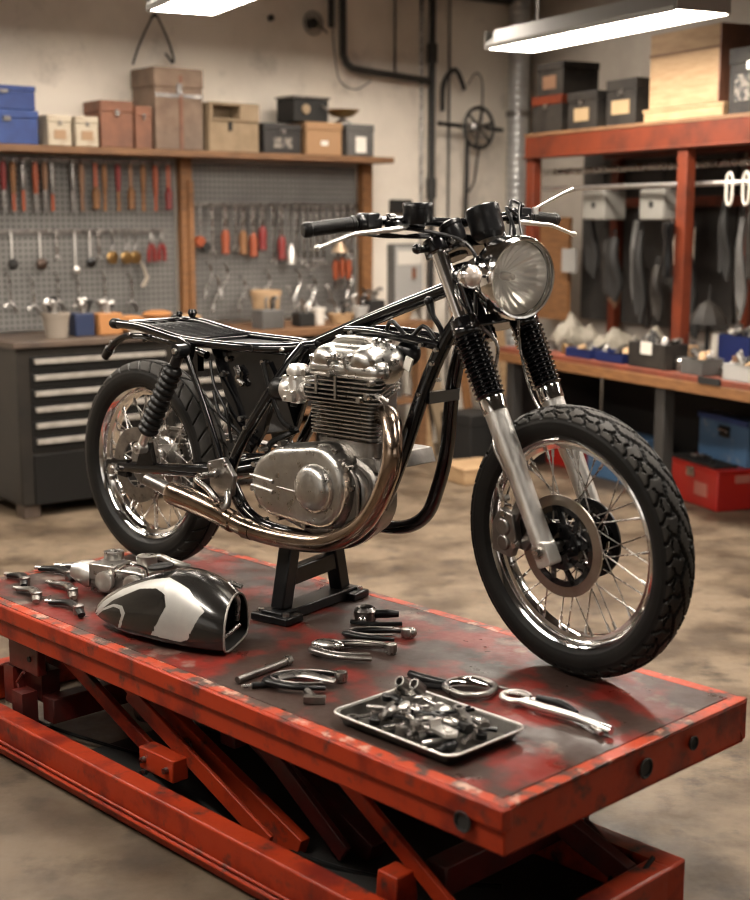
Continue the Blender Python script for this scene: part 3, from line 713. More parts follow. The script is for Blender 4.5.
for r, h in prof:
    for j in range(n):
        t = 2 * pi * j / n; q = .0040 * math.sin(t * 20) * min(1, r / .05) * (1 if r < .09 else 0) * (1 if .015 < r < .09 else 0)
        vs.append((h + q, r * math.cos(t), r * math.sin(t)))
fs = [(i * n + j, i * n + (j + 1) % n, (i + 1) * n + (j + 1) % n, (i + 1) * n + j) for i in range(len(prof) - 1) for j in range(n)]
g.add(vs, fs)
ob('reflector', g, mat('mirror_reflector', (.92, .91, .89), .28, 1.), hl, ang=20)
ob('bulb', G().lathe([(.011, -.070), (.011, -.040), (.008, -.036), (.009, -.030), (.006, -.020), (.0001, -.017)], (0, 0, 0), (1, 0, 0), 20), mat('bulb_glass', (.55, .50, .45), .15, .6), hl)
def lens_mat():
    m = bpy.data.materials.new('lens_glass'); m.use_nodes = True; nt = m.node_tree; N = nt.nodes; L = nt.links
    for x in list(N):
        if x.type != 'OUTPUT_MATERIAL': N.remove(x)
    tr = N.new('ShaderNodeBsdfTransparent'); gl = N.new('ShaderNodeBsdfGlossy'); gl.inputs['Roughness'].default_value = .06
    tr.inputs[0].default_value = (.93, .92, .90, 1)
    di = N.new('ShaderNodeBsdfDiffuse'); di.inputs[0].default_value = (.75, .73, .70, 1)
    lw = N.new('ShaderNodeLayerWeight'); lw.inputs[0].default_value = .12
    tc = N.new('ShaderNodeTexCoord'); wv = N.new('ShaderNodeTexWave'); wv.bands_direction = 'Y'; wv.inputs['Scale'].default_value = 12
    L.new(tc.outputs['Object'], wv.inputs['Vector']); wv.inputs['Distortion'].default_value = 1.5
    bp = N.new('ShaderNodeBump'); bp.inputs['Strength'].default_value = .08; bp.inputs['Distance'].default_value = .003
    L.new(wv.outputs['Fac'], bp.inputs['Height']); L.new(bp.outputs[0], gl.inputs['Normal']); L.new(bp.outputs[0], lw.inputs['Normal'])
    m1 = N.new('ShaderNodeMixShader'); m2 = N.new('ShaderNodeMixShader')
    m1.inputs[0].default_value = .08; L.new(tr.outputs[0], m1.inputs[1]); L.new(di.outputs[0], m1.inputs[2])
    L.new(lw.outputs['Fresnel'], m2.inputs[0]); L.new(m1.outputs[0], m2.inputs[1]); L.new(gl.outputs[0], m2.inputs[2])
    o = [x for x in N if x.type == 'OUTPUT_MATERIAL'][0]; L.new(m2.outputs[0], o.inputs[0]); return m
g = G(); pr = [(.0950 * math.sin(R(k * 9)), .004 + .017 * math.cos(R(k * 9))) for k in range(10, -1, -1)]
g.lathe([(max(r, .0001), h) for r, h in pr], (0, 0, 0), (1, 0, 0), 64)
LENS = lens_mat()
ob('lens', g, LENS, hl, ang=80, label='clear ribbed glass lens')
# turn signal
for s in (-1,):
    c = Vector((1.440, s * .145, .976)); 
    ts = group_part('turn_signal', bike, MS @ Matrix.Translation((0, 0, 0)))
    ob('signal_body', G().lathe([(.0001, -.030), (.018, -.026), (.027, -.010), (.029, .004), (.027, .008)], c, (1, 0, 0), 28), CHROME, ts)
    ob('signal_lens', G().lathe([(.026, .006), (.022, .018), (.010, .026), (.0001, .028)], c, (1, 0, 0), 28), mat('amber_grey_lens', (.45, .34, .27), .12, .5, c2=(.7, .65, .6), scale=40), ts)
    ob('signal_stalk', G().cyl(c + Vector((-.01, 0, 0)), Vector((1.35, s * .10, .975)), .007, n=12), SATIN, ts)
# gauges
g = G(); gx = Vector((-.34, 0, .94)).normalized(); c = Vector((1.340, .018, 1.068))
gg = group_part('speedometer', bike, MS)
ob('gauge_cup', G().lathe([(.0001, -.022), (.030, -.020), (.041, -.008), (.0425, 0), (.0425, .038), (.0435, .040), (.0435, .060), (.040, .063), (.038, .059), (.0001, .058)], c, gx, 48), SATIN, gg, ang=40, label='satin black gauge cup')
g = G(); c2 = Vector((1.30, -.055, 1.062))
g.lathe([(.0001, -.02), (.022, -.018), (.028, 0), (.028, .022), (.030, .024), (.030, .034), (.018, .040), (.0001, .041)], c2, (-.5, -.1, .86), 36)
g.box(c2 + Vector((-.02, 0, -.02)), (.03, .05, .02))
ob('ignition_switch', g, SATIN, bike, .002, ang=40, mw=MS)
ob('switch_bolt', G().bolts([c2 + Vector((.02, -.03, -.01)), c2 + Vector((.03, .0, -.02)), c2 + Vector((.01, -.035, -.03))], (0, -1, .4), .007, .010), STEEL, bike, mw=MS)
# handlebar
MB_ = MS @ Matrix.Translation((1.27, .012, 1.09)) @ Matrix.Rotation(R(-2.4), 4, up) @ Matrix.Rotation(R(-2.6), 4, 'X') @ Matrix.Translation((-1.27, 0, -1.09))
g = G(); HB0 = [(1.192, -.415, 1.086), (1.215, -.29, 1.098), (1.238, -.19, 1.101), (1.262, -.09, 1.094), (1.268, 0, 1.090), (1.262, .09, 1.094), (1.238, .19, 1.101), (1.215, .29, 1.098), (1.192, .415, 1.086)]
HB = [(x, y * (.94 if y > 0 else 1), z) for x, y, z in HB0]
g.tube(HB, .0115, 16, 5)
hb = ob('handlebar', g, BLACK, bike, mw=MB_)
for s, dy in ((-1, 0.), (1, -.028)):
    MBs = MB_ @ Matrix.Translation((0, dy, 0)); before = set(COL.objects)
    a = Vector((1.184, s * .43, 1.085)); b_ = Vector((1.212, s * .30, 1.097)); d = (b_ - a).normalized()
    pr = [(.0001, -.008), (.014, -.007), (.0175, -.003), (.0185, 0), (.0185, .012), (.0165, .014)]
    for k in range(24): h = .016 + k * .0042; pr += [(.0162, h), (.0170, h + .001), (.0170, h + .0032)]
    pr += [(.0165, .118), (.0195, .120), (.0195, .128), (.0150, .131)]
    ob('handlebar_grip', G().lathe(pr, a, d, 24), RUBBER, hb, ang=40)
    g = G(); c = Vector((1.218, s * .268, 1.099))
    Mx = Matrix.Rotation(math.atan2(.03, s * .13) - pi / 2 * s + pi / 2, 3, 'Z')
    g.cyl(c + Vector((-.004, s * .030, -.001)), c + Vector((.005, -s * .028, .001)), .021, n=20)
    g.box(c + Vector((0, 0, .004)), (.044, .040, .036)); g.box(c + Vector((-.018, -s * .004, .012)), (.014, .022, .012))
    ob('switch_housing', g, SATIN, hb, .004)
    g = G(); g.box((1.262, s * .215, 1.092), (.045, .045, .022)); g.cyl((1.242, s * .205, 1.10), (1.236, s * .225, 1.10), .019, n=18)
    lp = ob('lever_perch', g, BLACK, hb, .004)
    g = G(); g.tube([(1.275, s * .20, 1.088), (1.285, s * .235, 1.083), (1.270, s * .29, 1.078), (1.255, s * .34, 1.074), (1.250, s * .385, 1.062), (1.246, s * .425, 1.050), (1.245, s * .437, 1.047)], [.010, .0095, .0078, .0072, .0068, .0066, .0082], 12, 5, flat=.75)
    g.ball((1.245, s * .441, 1.046), .0085, 10)
    ob('brake_lever' if s < 0 else 'clutch_lever', g, ALU, lp, ang=70, label='bare aluminium hand lever')
    for o_ in set(COL.objects) - before:
        if o_.parent == hb: o_.location.y += dy
g = G(); cR = Vector((1.288, -.172, 1.118))
g.lathe([(.0001, -.024), (.034, -.024), (.036, -.020), (.036, .012), (.0375, .013), (.0375, .022), (.035, .025), (.0001, .025)], cR, (0, 0, 1), 40)
ob('brake_fluid_reservoir', g, SATIN, bike, ang=40, mw=MB_)
ob('reservoir_mount', G().tube([(1.25, -.215, 1.098), (1.265, -.18, 1.092), (1.27, -.14, 1.088)], [.014, .016, .010], 12, 3), BLACK, bike, mw=MB_)
g = G(); g.tube([(1.250, .262, 1.118), (1.268, .292, 1.136), (1.290, .325, 1.156), (1.304, .347, 1.166)], [.004, .0045, .004, .006], 10, 3); g.cyl((1.250, .262, 1.104), (1.250, .262, 1.122), .009, n=12)
ob('mirror_stalk', g, ALU, bike, mw=MB_)
# cables
g = G()
g.tube([(1.27, -.20, 1.090), (1.30, -.13, 1.075), (1.33, -.06, 1.05), (1.36, -.04, 1.00), (1.36, -.05, .92), (1.37, -.06, .84)], .0045, 8, 6)
g.tube([(1.225, -.235, 1.078), (1.25, -.16, 1.066), (1.29, -.08, 1.06), (1.31, -.02, 1.04), (1.32, .0, .98)], .0045, 8, 6)
g.tube([(1.20, -.28, 1.08), (1.235, -.20, 1.068), (1.26, -.12, 1.07), (1.29, -.05, 1.065), (1.315, .03, 1.04), (1.31, .04, .95)], .0038, 8, 6)
g.tube([(1.28, .20, 1.09), (1.30, .13, 1.12), (1.33, .10, 1.11), (1.37, .08, 1.06), (1.36, .06, .98)], .0045, 8, 6)
g.tube([(1.24, .25, 1.12), (1.25, .20, 1.135), (1.28, .16, 1.12), (1.32, .12, 1.07), (1.35, .08, 1.0)], .0045, 8, 6)
g.tube([(1.26, .22, 1.08), (1.28, .20, 1.13), (1.30, .17, 1.10), (1.34, .14, 1.04)], .003, 8, 6)
g.tube([(1.37, -.12, .955), (1.375, -.10, .90), (1.38, -.08, .86)], .003, 8, 4)
ob('control_cable', g, SATIN, bike, ang=80, mw=MS)
g = G(); g.tube([leg(.56, -.07, .02), leg(.50, -.05, .03), leg(.42, -.055, -.035), leg(.34, -.06, -.055), leg(.28, -.085, -.06), leg(.22, -.085, -.055), leg(.19, -.08, -.075)], .0042, 10, 6)
ob('brake_hose', g, STEEL, bike, ang=80, mw=MS)
ob('speedometer_cable', G().tube([leg(.56, .05, .03), leg(.48, .06, -.01), leg(.36, .05, -.01), leg(.22, .055, .03), leg(.10, .06, .04), leg(.02, .075, .01)], .0035, 8, 6), STEEL, bike, mw=MS)
# brake caliper, behind the right fork leg
g = G(); bc = leg(.075, -.062, -.118)
g.prism([(-.045, -.05), (.015, -.06), (.035, -.01), (.025, .05), (-.02, .06), (-.045, .02)], -.03, -.006); g.prism([(-.04, -.045), (.012, -.052), (.03, -.01), (.022, .042), (-.02, .05), (-.04, .02)], .018, .040)
g.box((-.012, .006, 0), (.03, .04, .08)); g.lathe([(.0001, -.036), (.02, -.036), (.023, -.03), (.023, 0)], (-.006, 0, .015), (0, 1, 0), 20); g.lathe([(.0001, -.036), (.018, -.036), (.021, -.03), (.021, 0)], (-.006, 0, -.024), (0, 1, 0), 20)
g.v = [tuple(bc + Vector(v)) for v in g.v]
g.beam(leg(.10, -.075, -.09), leg(.15, -.085, -.01), .012, .03); g.beam(leg(.03, -.075, -.09), leg(.06, -.085, -.01), .012, .03)
cal = ob('brake_caliper', g, CASTD, bike, .003, mw=MS)
ob('caliper_bolt', G().bolts([leg(.12, -.083, -.10), leg(.04, -.09, -.095), leg(.155, -.08, -.085)], (0, -1, 0), .009, .014).tube([leg(.155, -.09, -.09), leg(.19, -.09, -.085), leg(.20, -.085, -.07)], .006, 8, 3), STEEL, cal)
g = G(); g.v = []; g.prism([(-.04, -.055), (.02, -.06), (.04, 0), (.02, .06), (-.04, .05)], .030, .075); bc2 = leg(.06, 0, -.11)
g.v = [tuple(bc2 + Vector(v)) for v in g.v]
ob('brake_caliper', g, SATIN, bike, .004, mw=MS)
# horn, coil and little plate under the frame
g = G(); g.lathe([(.0001, -.02), (.03, -.018), (.036, 0), (.03, .012), (.0001, .014)], (1.10, -.02, .755), (.3, -1, .1), 24)
g.tube([(1.03, -.03, .80), (1.08, -.06, .84), (1.13, -.05, .80), (1.17, -.04, .83), (1.21, -.04, .80)], .006, 8, 5)
g.tube([(1.20, -.05, .89), (1.215, -.055, .86), (1.235, -.05, .83), (1.25, -.04, .78)], [.011, .007, .007, .009], 10, 4); g.ball((1.198, -.052, .895), .013, 10)
ob('horn', g, SATIN, bike, ang=60)
ob('label_plate', G().box((1.150, -.075, .735), (.024, .006, .034), M=Matrix.Rotation(R(20), 3, 'Y')), PAPER, bike, label='small white plate')
g = G()
for x, y, z in ((1.19, -.072, .785), (1.235, -.066, .775), (1.225, -.070, .74), (1.24, -.06, .70), (.92, -.05, .80), (.75, -.14, .75), (1.19, -.078, .66), (.60, -.145, .52), (1.08, -.14, .33), (.68, -.14, .27), (.58, -.15, .30)):
    g.bolts([(x, y, z)], (0, -1, 0), .006, .006)
ob('frame_bolt', g, STEEL, bike)

# added windows out of view: glowing panes for brightness and chrome reflections
def added_window(name, c, right, wdt, hgt, nx, ny, strength, inw):
    rz = math.atan2(right.y, right.x)
    g = G(); t = .06
    for k in range(nx + 1): g.box((-wdt / 2 + wdt * k / nx, 0, 0), (t if k in (0, nx) else .03, .08, hgt))
    for k in range(ny + 1): g.box((0, 0, -hgt / 2 + hgt * k / ny), (wdt, .08, t if k in (0, ny) else .03))
    f = struct(name, g, GREYP, loc=c, rz=rz)
    p = struct('added_pane', G().box((0, .0, 0), (wdt - .05, .01, hgt - .05)), mat('added_pane_glow', (.8, .8, .8), .4, emit=(1., .93, .84, strength)), f)
Pl = w1 * -3.30; 
added_window('added_window_1', w1 * -3.33 + wn * 1.2 + Vector((0, 0, 1.75)), wn, 3.4, 1.5, 6, 3, .8, w1)
added_window('added_window_2', wn * -3.53 + w1 * .6 + Vector((0, 0, 1.75)), w1, 3.6, 1.6, 6, 3, 1.2, wn)
added_window('added_window_3', er * 1.0 + nr * 5.36 + Vector((0, 0, 1.75)), er, 3.2, 1.5, 6, 3, 6.5, nr)

# ---------------------------------------------------------------- the tool wall at the back
def WT(name, label, cat, s, off, z, group=None, rz=0.): return thing(name, label, cat, WP(s, off, z), WR + rz, group)
def wob(name, label, cat, g, m, s, off, z, bevel=0., group=None, rz=0.):
    o = ob(name, g, m, None, bevel, loc=WP(s, off, z), rz=WR + rz); return tag(o, label, cat, group)
def pegmat():
    m = mat('grey_pegboard', (.17, .163, .152), .6, c2=(.12, .114, .107), scale=3)
    nt = m.node_tree; N = nt.nodes; L = nt.links; b = N['Principled BSDF']
    src = b.inputs['Base Color'].links[0].from_socket
    tc = N.new('ShaderNodeTexCoord'); sp = N.new('ShaderNodeSeparateXYZ'); L.new(tc.outputs['Object'], sp.inputs[0])
    def cell(o):
        a = N.new('ShaderNodeMath'); a.operation = 'MULTIPLY'; a.inputs[1].default_value = 1 / .032; L.new(o, a.inputs[0])
        f = N.new('ShaderNodeMath'); f.operation = 'FRACT'; L.new(a.outputs[0], f.inputs[0])
        q = N.new('ShaderNodeMath'); q.operation = 'SUBTRACT'; q.inputs[1].default_value = .5; L.new(f.outputs[0], q.inputs[0])
        w_ = N.new('ShaderNodeMath'); w_.operation = 'MULTIPLY'; L.new(q.outputs[0], w_.inputs[0]); L.new(q.outputs[0], w_.inputs[1]); return w_.outputs[0]
    ad = N.new('ShaderNodeMath'); ad.operation = 'ADD'; L.new(cell(sp.outputs[0]), ad.inputs[0]); L.new(cell(sp.outputs[2]), ad.inputs[1])
    lt = N.new('ShaderNodeMath'); lt.operation = 'LESS_THAN'; lt.inputs[1].default_value = .055; L.new(ad.outputs[0], lt.inputs[0])
    x = N.new('ShaderNodeMix'); x.data_type = 'RGBA'; L.new(lt.outputs[0], x.inputs[0]); L.new(src, x.inputs[6]); x.inputs[7].default_value = (.03, .028, .026, 1)
    L.new(x.outputs[2], b.inputs['Base Color']); return m
PEG = pegmat()
wob('pegboard', 'grey perforated pegboard beside the cabinet, behind the files and ladles', 'pegboard', G().box((0, .01, .46), (1.62, .02, .92)), PEG, 3.16, .04, .92)
wob('pegboard', 'grey perforated pegboard between the two wooden posts, behind the spanners', 'pegboard', G().box((0, .01, .46), (1.22, .02, .92)), PEG, 4.672, .04, .92)
wob('wall_shelf', 'long orange-brown wooden shelf above the tool wall', 'shelf', G().box((0, 0, -.02), (3.05, .30, .036)), WOODS, 3.86, .155, 1.90, .003)
wob('wooden_post', 'upright wooden post with a pale batten, splitting the tool wall in two', 'post', G().box((0, 0, .48), (.075, .05, .96)).box((.02, -.032, .42), (.035, .016, .84)), WOODO, 4.02, .07, .90, .003)
wob('wooden_post', 'upright wooden post at the open end of the tool wall', 'post', G().box((0, 0, .48), (.075, .06, .96)), WOODO, 5.335, .07, .90, .003)
def railing(lab, s0, s1, z, off=.054):
    wob('tool_rail', lab, 'rail', G().box(((s1 - s0) / 2, 0, 0), (s1 - s0, .012, .022)), DSTEEL, s0, off, z)
railing('dark steel rail close under the shelf, hung with files', 2.45, 3.93, 1.835)
railing('dark steel rail halfway down, hung with ladles and pulleys', 2.45, 3.90, 1.455)
railing('dark steel rail between the posts, hung with spanners', 4.08, 5.28, 1.605)
# hanging tools: file or chisel, spanner, ladle, pliers ...
def hook(t, m=DSTEEL, y=.006): ob('hook', G().tube([(0, y, .01), (0, -.012, .012), (0, -.022, 0), (0, -.012, -.012), (0, -.008, -.004)], .0035, 8, 3), m, t)
def hang_file(lab, s, z, ln, hm, sm, grp, up_=True, hl=None, w_=.018, off=.072):
    t = WT('hanging_file', lab, 'hand tool', s, off, z, grp); hl = hl or ln * .45; hook(t)
    if up_:
        ob('blade', G().box((0, -.02, -ln / 2 * .55 - .01), (w_ * .8, .006, ln * .55)), sm, t, .001)
        ob('handle', G().lathe([(.004, 0), (w_ * .55, .012), (w_ * .75, hl * .3), (w_ * .6, hl * .75), (w_ * .75, hl * .92), (.004, hl)], (0, -.02, -ln * .5), (0, 0, -1), 12), hm, t)
    else:
        ob('handle', G().lathe([(.004, 0), (w_ * .6, .01), (w_ * .7, hl * .4), (w_ * .5, hl)], (0, -.02, -.01), (0, 0, -1), 12), hm, t)
        ob('blade', G().box((0, -.02, -hl - (ln - hl) / 2), (w_ * .8, .006, ln - hl)), sm, t, .001)
def ring(g, c, r, w_, th=.006, n=18, open_=0.):
    """flat ring in the xz plane, with an optional opening downwards"""
    P = []
    for k in range(n + 1):
        a = -pi / 2 + open_ + (2 * pi - 2 * open_) * k / n; P.append((c[0] + r * math.cos(a), c[1], c[2] + r * math.sin(a)))
    g.tube(P, w_ / 2, 8, flat=.8)
def hang_spanner(lab, s, z, ln, m, grp, w_=.012):
    t = WT('hanging_spanner', lab, 'spanner', s, .072, z, grp); hook(t)
    g = G(); g.box((0, -.02, -ln / 2), (w_, .006, ln)); ring(g, (0, -.02, -.005), w_ * .8, w_ * .6); ring(g, (0, -.02, -ln - w_), w_ * 1.15, w_ * .8, open_=.5)
    ob('spanner_body', g, m, t, .001)
def hang_ladle(lab, s, z, ln, m, hm, r, grp, cup=True):
    t = WT('hanging_ladle', lab, 'ladle', s, .072, z, grp); hook(t)
    ob('handle', G().box((0, -.018, -ln / 2), (.012, .004, ln)), hm, t, .001)
    ob('bowl', G().ball((0, -.03, -ln - r * .8), (r, r * .55, r), 16), m, t)
def hang_pair(lab, s, z, ln, hm, grp, cat='pliers', spread=.03):
    t = WT('hanging_pliers', lab, cat, s, .072, z, grp); hook(t)
    ob('jaw', G().tube([(0, -.02, 0), (0, -.02, -ln * .3)], [.006, .012], 8).cyl((0, -.03, -ln * .3), (0, -.01, -ln * .3), .014, n=12), DSTEEL, t)
    for q in (-1, 1): ob('grip', G().tube([(0, -.02, -ln * .32), (q * spread, -.02, -ln * .6), (q * spread * 1.1, -.02, -ln)], [.008, .011, .010], 10, 4), hm, t)
RUSTW = mat('rusty_iron', (.20, .11, .065), .6, .3)
ORD = ['first', 'second', 'third', 'fourth', 'fifth', 'sixth', 'seventh', 'eighth', 'ninth', 'tenth', 'eleventh', 'twelfth', 'thirteenth', 'fourteenth', 'fifteenth', 'sixteenth', 'seventeenth', 'eighteenth', 'nineteenth', 'twentieth']
sl = lambda k: 2.905 + .00597 * k                    # distance along the left bay
top = [(167, 'rh', 'o'), (153, 'o', 'o'), (140, 'w', 'w'), (127, 'w', 'd'), (114, 'rh', 'w'), (100, 'w', 'w'), (91, 'w', 'o'), (77, 'd', 'd'), (68, 's', 's'), (48, 's', 'o'), (41, 'd', 's'), (32, 'o', 's'), (20, 's', 'o'), (11, 'w', 'o'), (2, 'rh', 's'), (-12, 'w', 's'), (-26, 'o', 's')]
cm = {'rh': REDH, 'o': ORH, 'w': WOODO, 'd': RUSTW, 's': DSTEEL}; cn = {'rh': 'red-handled', 'o': 'orange-handled', 'w': 'wooden-handled', 'd': 'rusty', 's': 'steel-handled'}
for i, (k, a, b_) in enumerate(top):
    if i % 3 == 0 and a != 's': hang_file('%s file on the top rail, %s from the wooden post' % (cn[a], ORD[i]), sl(k), 1.833, .27, cm[a], cm[b_], 'files hanging on the top rail', hl=.13, w_=.030)
    else: hang_file('%s long chisel on the top rail, %s from the wooden post' % (cn[a], ORD[i]), sl(k), 1.833, .27, cm[a], cm[b_], 'files hanging on the top rail', False, hl=.15 + .02 * (i % 2), w_=.024)
mid = [(7, 'ladle', DARK, .030), (34, 'ladle', mat('dark_bowl', (.06, .04, .03), .3, .6), .034), (50, 'span', STEEL, 0), (68, 'ladle', ALU, .022), (83, 'ladle', BLACK, .030), (92, 'span', STEEL, 0), (-10, 'span', STEEL, 0)]
for i, (k, ty, m, r) in enumerate(mid):
    if ty == 'ladle': hang_ladle('%s ladle on the middle rail, %s tool from the cabinet end' % ({0: 'black', 1: 'bronze-bowled', 3: 'small pale', 4: 'glossy black'}[i], ORD[i]), sl(k), 1.452, .145 if i != 3 else .19, m, ALU, r, 'ladles on the middle rail')
    else: hang_spanner('thin steel spanner on the middle rail, %s tool from the cabinet end' % ORD[i], sl(k), 1.452, .13, m, 'thin spanners on the middle rail')
for i, k in enumerate((105, 117, 129)):
    t = WT('brass_pulley', '%s of three round brass pulleys bunched on the middle rail' % ('first', 'middle', 'last')[i], 'pulley', sl(k), .072 + .03 * (i % 2), 1.452, 'brass pulleys on the middle rail'); hook(t)
    ob('strap', G().tube([(0, -.02, 0), (.012, -.02, -.06), (0, -.02, -.10)], .006, 8, 3), DSTEEL, t)
    ob('wheel', G().lathe([(.001, -.012), (.026, -.012), (.034, -.010), (.028, 0), (.034, .010), (.026, .012), (.001, .012)], (0, -.03, -.145), (.3, -1, 0), 24), BRASS, t)
wob('hanging_rag', 'pale crumpled strap dangling next to the brass pulleys', 'strap', G().tube([(0, 0, 0), (.03, -.01, -.05), (.05, -.01, -.12), (.02, -.01, -.16), (.06, -.01, -.10)], .009, 8, 4), CLOTH, sl(133.5), .072, 1.30)
hang_pair('red-gripped pliers on the middle rail, nearer the pulleys', sl(147), 1.44, .16, REDH, 'red pliers', spread=.016); hang_pair('red-gripped pliers on the middle rail, nearer the wooden post', sl(158), 1.44, .155, REDH, 'red pliers', spread=.016)
for i, k in enumerate((3, 25, 49, 69, 96, 124)):
    t = WT('hooked_tool', 'thin steel tool on the pegboard above the bins, %s from the cabinet end' % ORD[i], 'hand tool', sl(k), .072, 1.22 - .02 * (i % 2), 'tools on the lowest hooks'); hook(t, y=.028)
    ob('shaft', G().tube([(0, -.02, 0), (.004, -.02, -.09), (0, -.02, -.15)], .006, 8, 3), STEEL, t)
    ob('head', G().tube([(-.03, -.02, -.16), (0, -.02, -.145), (.03, -.02, -.17), (.035, -.02, -.20)], .010, 8, 3), DSTEEL, t)
sr = lambda k: 4.05 + .00727 * (k - 190)
rt = [(198, .22, 'k'), (209, .26, 's'), (221, .28, 'o'), (231, .24, 's'), (238, .29, 'w'), (248, .32, 'o'), (257, .24, 'r'), (268, .32, 's'), (276, .36, 'r'), (283, .33, 'c'), (291, .30, 's'), (299, .34, 's'), (306, .36, 's'), (312, .34, 's'), (319, .33, 's'), (326, .23, 'b'), (334, .36, 's'), (341, .33, 's'), (349, .30, 's')]
for i, (k, ln, ty) in enumerate(rt):
    zz = 1.600; o_ = ORD[i]
    if ty == 's': hang_spanner('plain steel spanner between the posts, %s tool from the battened post' % o_, sr(k), zz, ln, STEEL, 'spanners between the posts', w_=.015)
    elif ty in 'owr':
        hang_file('%s screwdriver between the posts, %s tool from the battened post' % ({'o': 'orange-handled', 'w': 'wooden-handled', 'r': 'red-handled'}[ty], o_), sr(k), zz, ln, {'o': ORH, 'w': WOODO, 'r': REDH}[ty], STEEL, 'screwdrivers between the posts', True, hl=.15, w_=.036)
    elif ty == 'k':
        t = WT('pulley_block', 'orange and black pulley block beside the battened post', 'pulley', sr(k), .072, zz); hook(t)
        ob('strap', G().tube([(0, -.02, 0), (0, -.02, -.18)], .006, 8), STEEL, t); ob('body', G().lathe([(.001, -.02), (.03, -.02), (.035, 0), (.03, .02), (.001, .02)], (-.015, -.03, -.21), (0, -1, 0), 20), ORH, t); ob('body', G().lathe([(.001, -.02), (.028, -.02), (.03, 0), (.028, .02), (.001, .02)], (.02, -.03, -.24), (0, -1, 0), 20), DARK, t)
    elif ty == 'c':
        t = WT('oil_can', 'small bright metal can with a spout hanging between the posts', 'oil can', sr(k), .072, zz); hook(t)
        ob('wire', G().tube([(0, -.02, 0), (0, -.02, -.25)], .004, 8), STEEL, t); ob('can', G().lathe([(.001, .10), (.028, .10), (.026, .02), (.014, 0), (.010, -.02)], (0, -.05, -.25), (0, 0, -1), 20), ALU, t, ang=50)
    else:
        t = WT('tin_funnel', 'wide brownish tin funnel hanging between the posts', 'funnel', sr(k), .072, zz); hook(t)
        ob('stem', G().tube([(0, -.02, 0), (0, -.02, -.22)], .006, 8), STEEL, t); ob('cone', G().lathe([(.012, 0), (.03, .03), (.048, .055), (.052, .075), (.048, .076), (.03, .05)], (0, -.125, -.21), (0, 0, -1), 24), mat('brown_tin', (.38, .28, .19), .4, .5), t)
for i, (k, zz) in enumerate(((326, 1.26), (333, 1.27), (340, 1.26))):
    hang_file('orange file handle low down between the posts, %s of three' % ORD[i], sr(k), zz + .02, .20, ORH, STEEL, 'low orange file handles', False, hl=.12, w_=.030, off=.13)
for i, (k, zz) in enumerate(((206, 1.26), (213, 1.18), (221, 1.25), (238, 1.17), (262, 1.20), (293, 1.20), (309, 1.16), (349, 1.22))):
    t = WT('bent_wrench', 'bent steel wrench low on the pegboard, %s from the battened post' % ORD[i], 'wrench', sr(k), .072, zz, 'bent wrenches low on the pegboard'); hook(t, y=.028)
    ob('shaft', G().tube([(0, -.02, 0), (.01, -.02, -.07), (-.03, -.025, -.14), (-.045, -.03, -.20)], [.006, .007, .008, .011], 8, 4), STEEL, t)

# boxes and tins on the shelf
def crate(name, lab, cat, s, z, wx, h, dp, m, off=.30, rz=0., lid=None, latch=True, parent_label=None, lm=None, group=None, panel=None):
    """off: distance of its front from the wall"""
    t = WT(name, lab, cat, s, off - dp / 2, z, group, rz)
    ob('body', G().box((0, 0, h * .38), (wx, dp, h * .76)), m, t, .004)
    ob('lid', G().box((0, 0, h * .88), (wx * 1.03, dp * 1.03, h * .24)), lid or m, t, .005)
    if latch:
        ob('latch', G().box((0, -dp / 2 - .006, h * .74), (wx * .12, .010, h * .14)), DSTEEL, t, .002)
    if panel: ob('panel', G().box((0, -dp / 2 - .002, h * .36), (wx * panel[0], .004, h * panel[1])), panel[2], t)
    return t
COP = mat('brown_leather', (.22, .095, .055), .55, c2=(.13, .06, .038), scale=7)
CREAM = mat('cream_tin', (.45, .39, .30), .5, c2=(.30, .23, .16), scale=12, thr=.6)
BRC = mat('aged_brown_crate', (.15, .095, .065), .6, c2=(.24, .17, .12), scale=5, c3=(.07, .05, .04), thr3=.6)
Z = 1.8985
crate('blue_box', 'bright blue steel box at the end of the shelf, lower of two', 'box', 2.86, Z, .34, .17, .22, BLUE); crate('blue_box', 'bright blue steel box at the end of the shelf, stacked on another', 'box', 2.85, Z + .1715, .34, .12, .22, BLUE)
crate('cream_tin', 'small cream square tin next to the blue boxes', 'tin', 3.15, Z, .13, .155, .15, CREAM, latch=True, panel=(.5, .3, mat('rust_smear', (.30, .19, .11), .7)))
crate('cream_tin', 'small cream square tin next to the copper-brown cases', 'tin', 3.305, Z, .13, .155, .15, CREAM, panel=(.5, .3, mat('rust_smear')))
crate('brown_case', 'low copper-brown leather case on the shelf, broader of the pair', 'case', 3.482, Z, .19, .245, .20, COP); crate('brown_case', 'narrow copper-brown leather case against the tall crate', 'case', 3.642, Z, .10, .225, .18, COP)
t = crate('tall_crate', 'tall weathered brown crate on the shelf under the hanging cable', 'crate', 3.865, Z, .30, .44, .26, BRC)
ob('band', G().box((0, -.132, .29), (.30, .006, .02)), DSTEEL, t); ob('corner_strip', G().box((.01, -.132, .2), (.02, .008, .40)), COP, t)
t = WT('tan_box', 'tan wooden box with a dark open slot in its top half', 'box', 4.22, .19, Z)
ob('body', G().box((0, 0, .085), (.33, .22, .17)), TAN, t, .004)
ob('slotted_top', G().box((0, .06, .22), (.33, .10, .10)).box((0, -.06, .262), (.33, .12, .016)).box((-.155, -.06, .22), (.02, .12, .09)).box((.10, -.06, .22), (.13, .12, .09)).box((0, -.06, .175), (.33, .12, .012)), TAN, t, .003)
ob('latch', G().box((-.03, -.115, .14), (.02, .01, .05)), DARK, t)
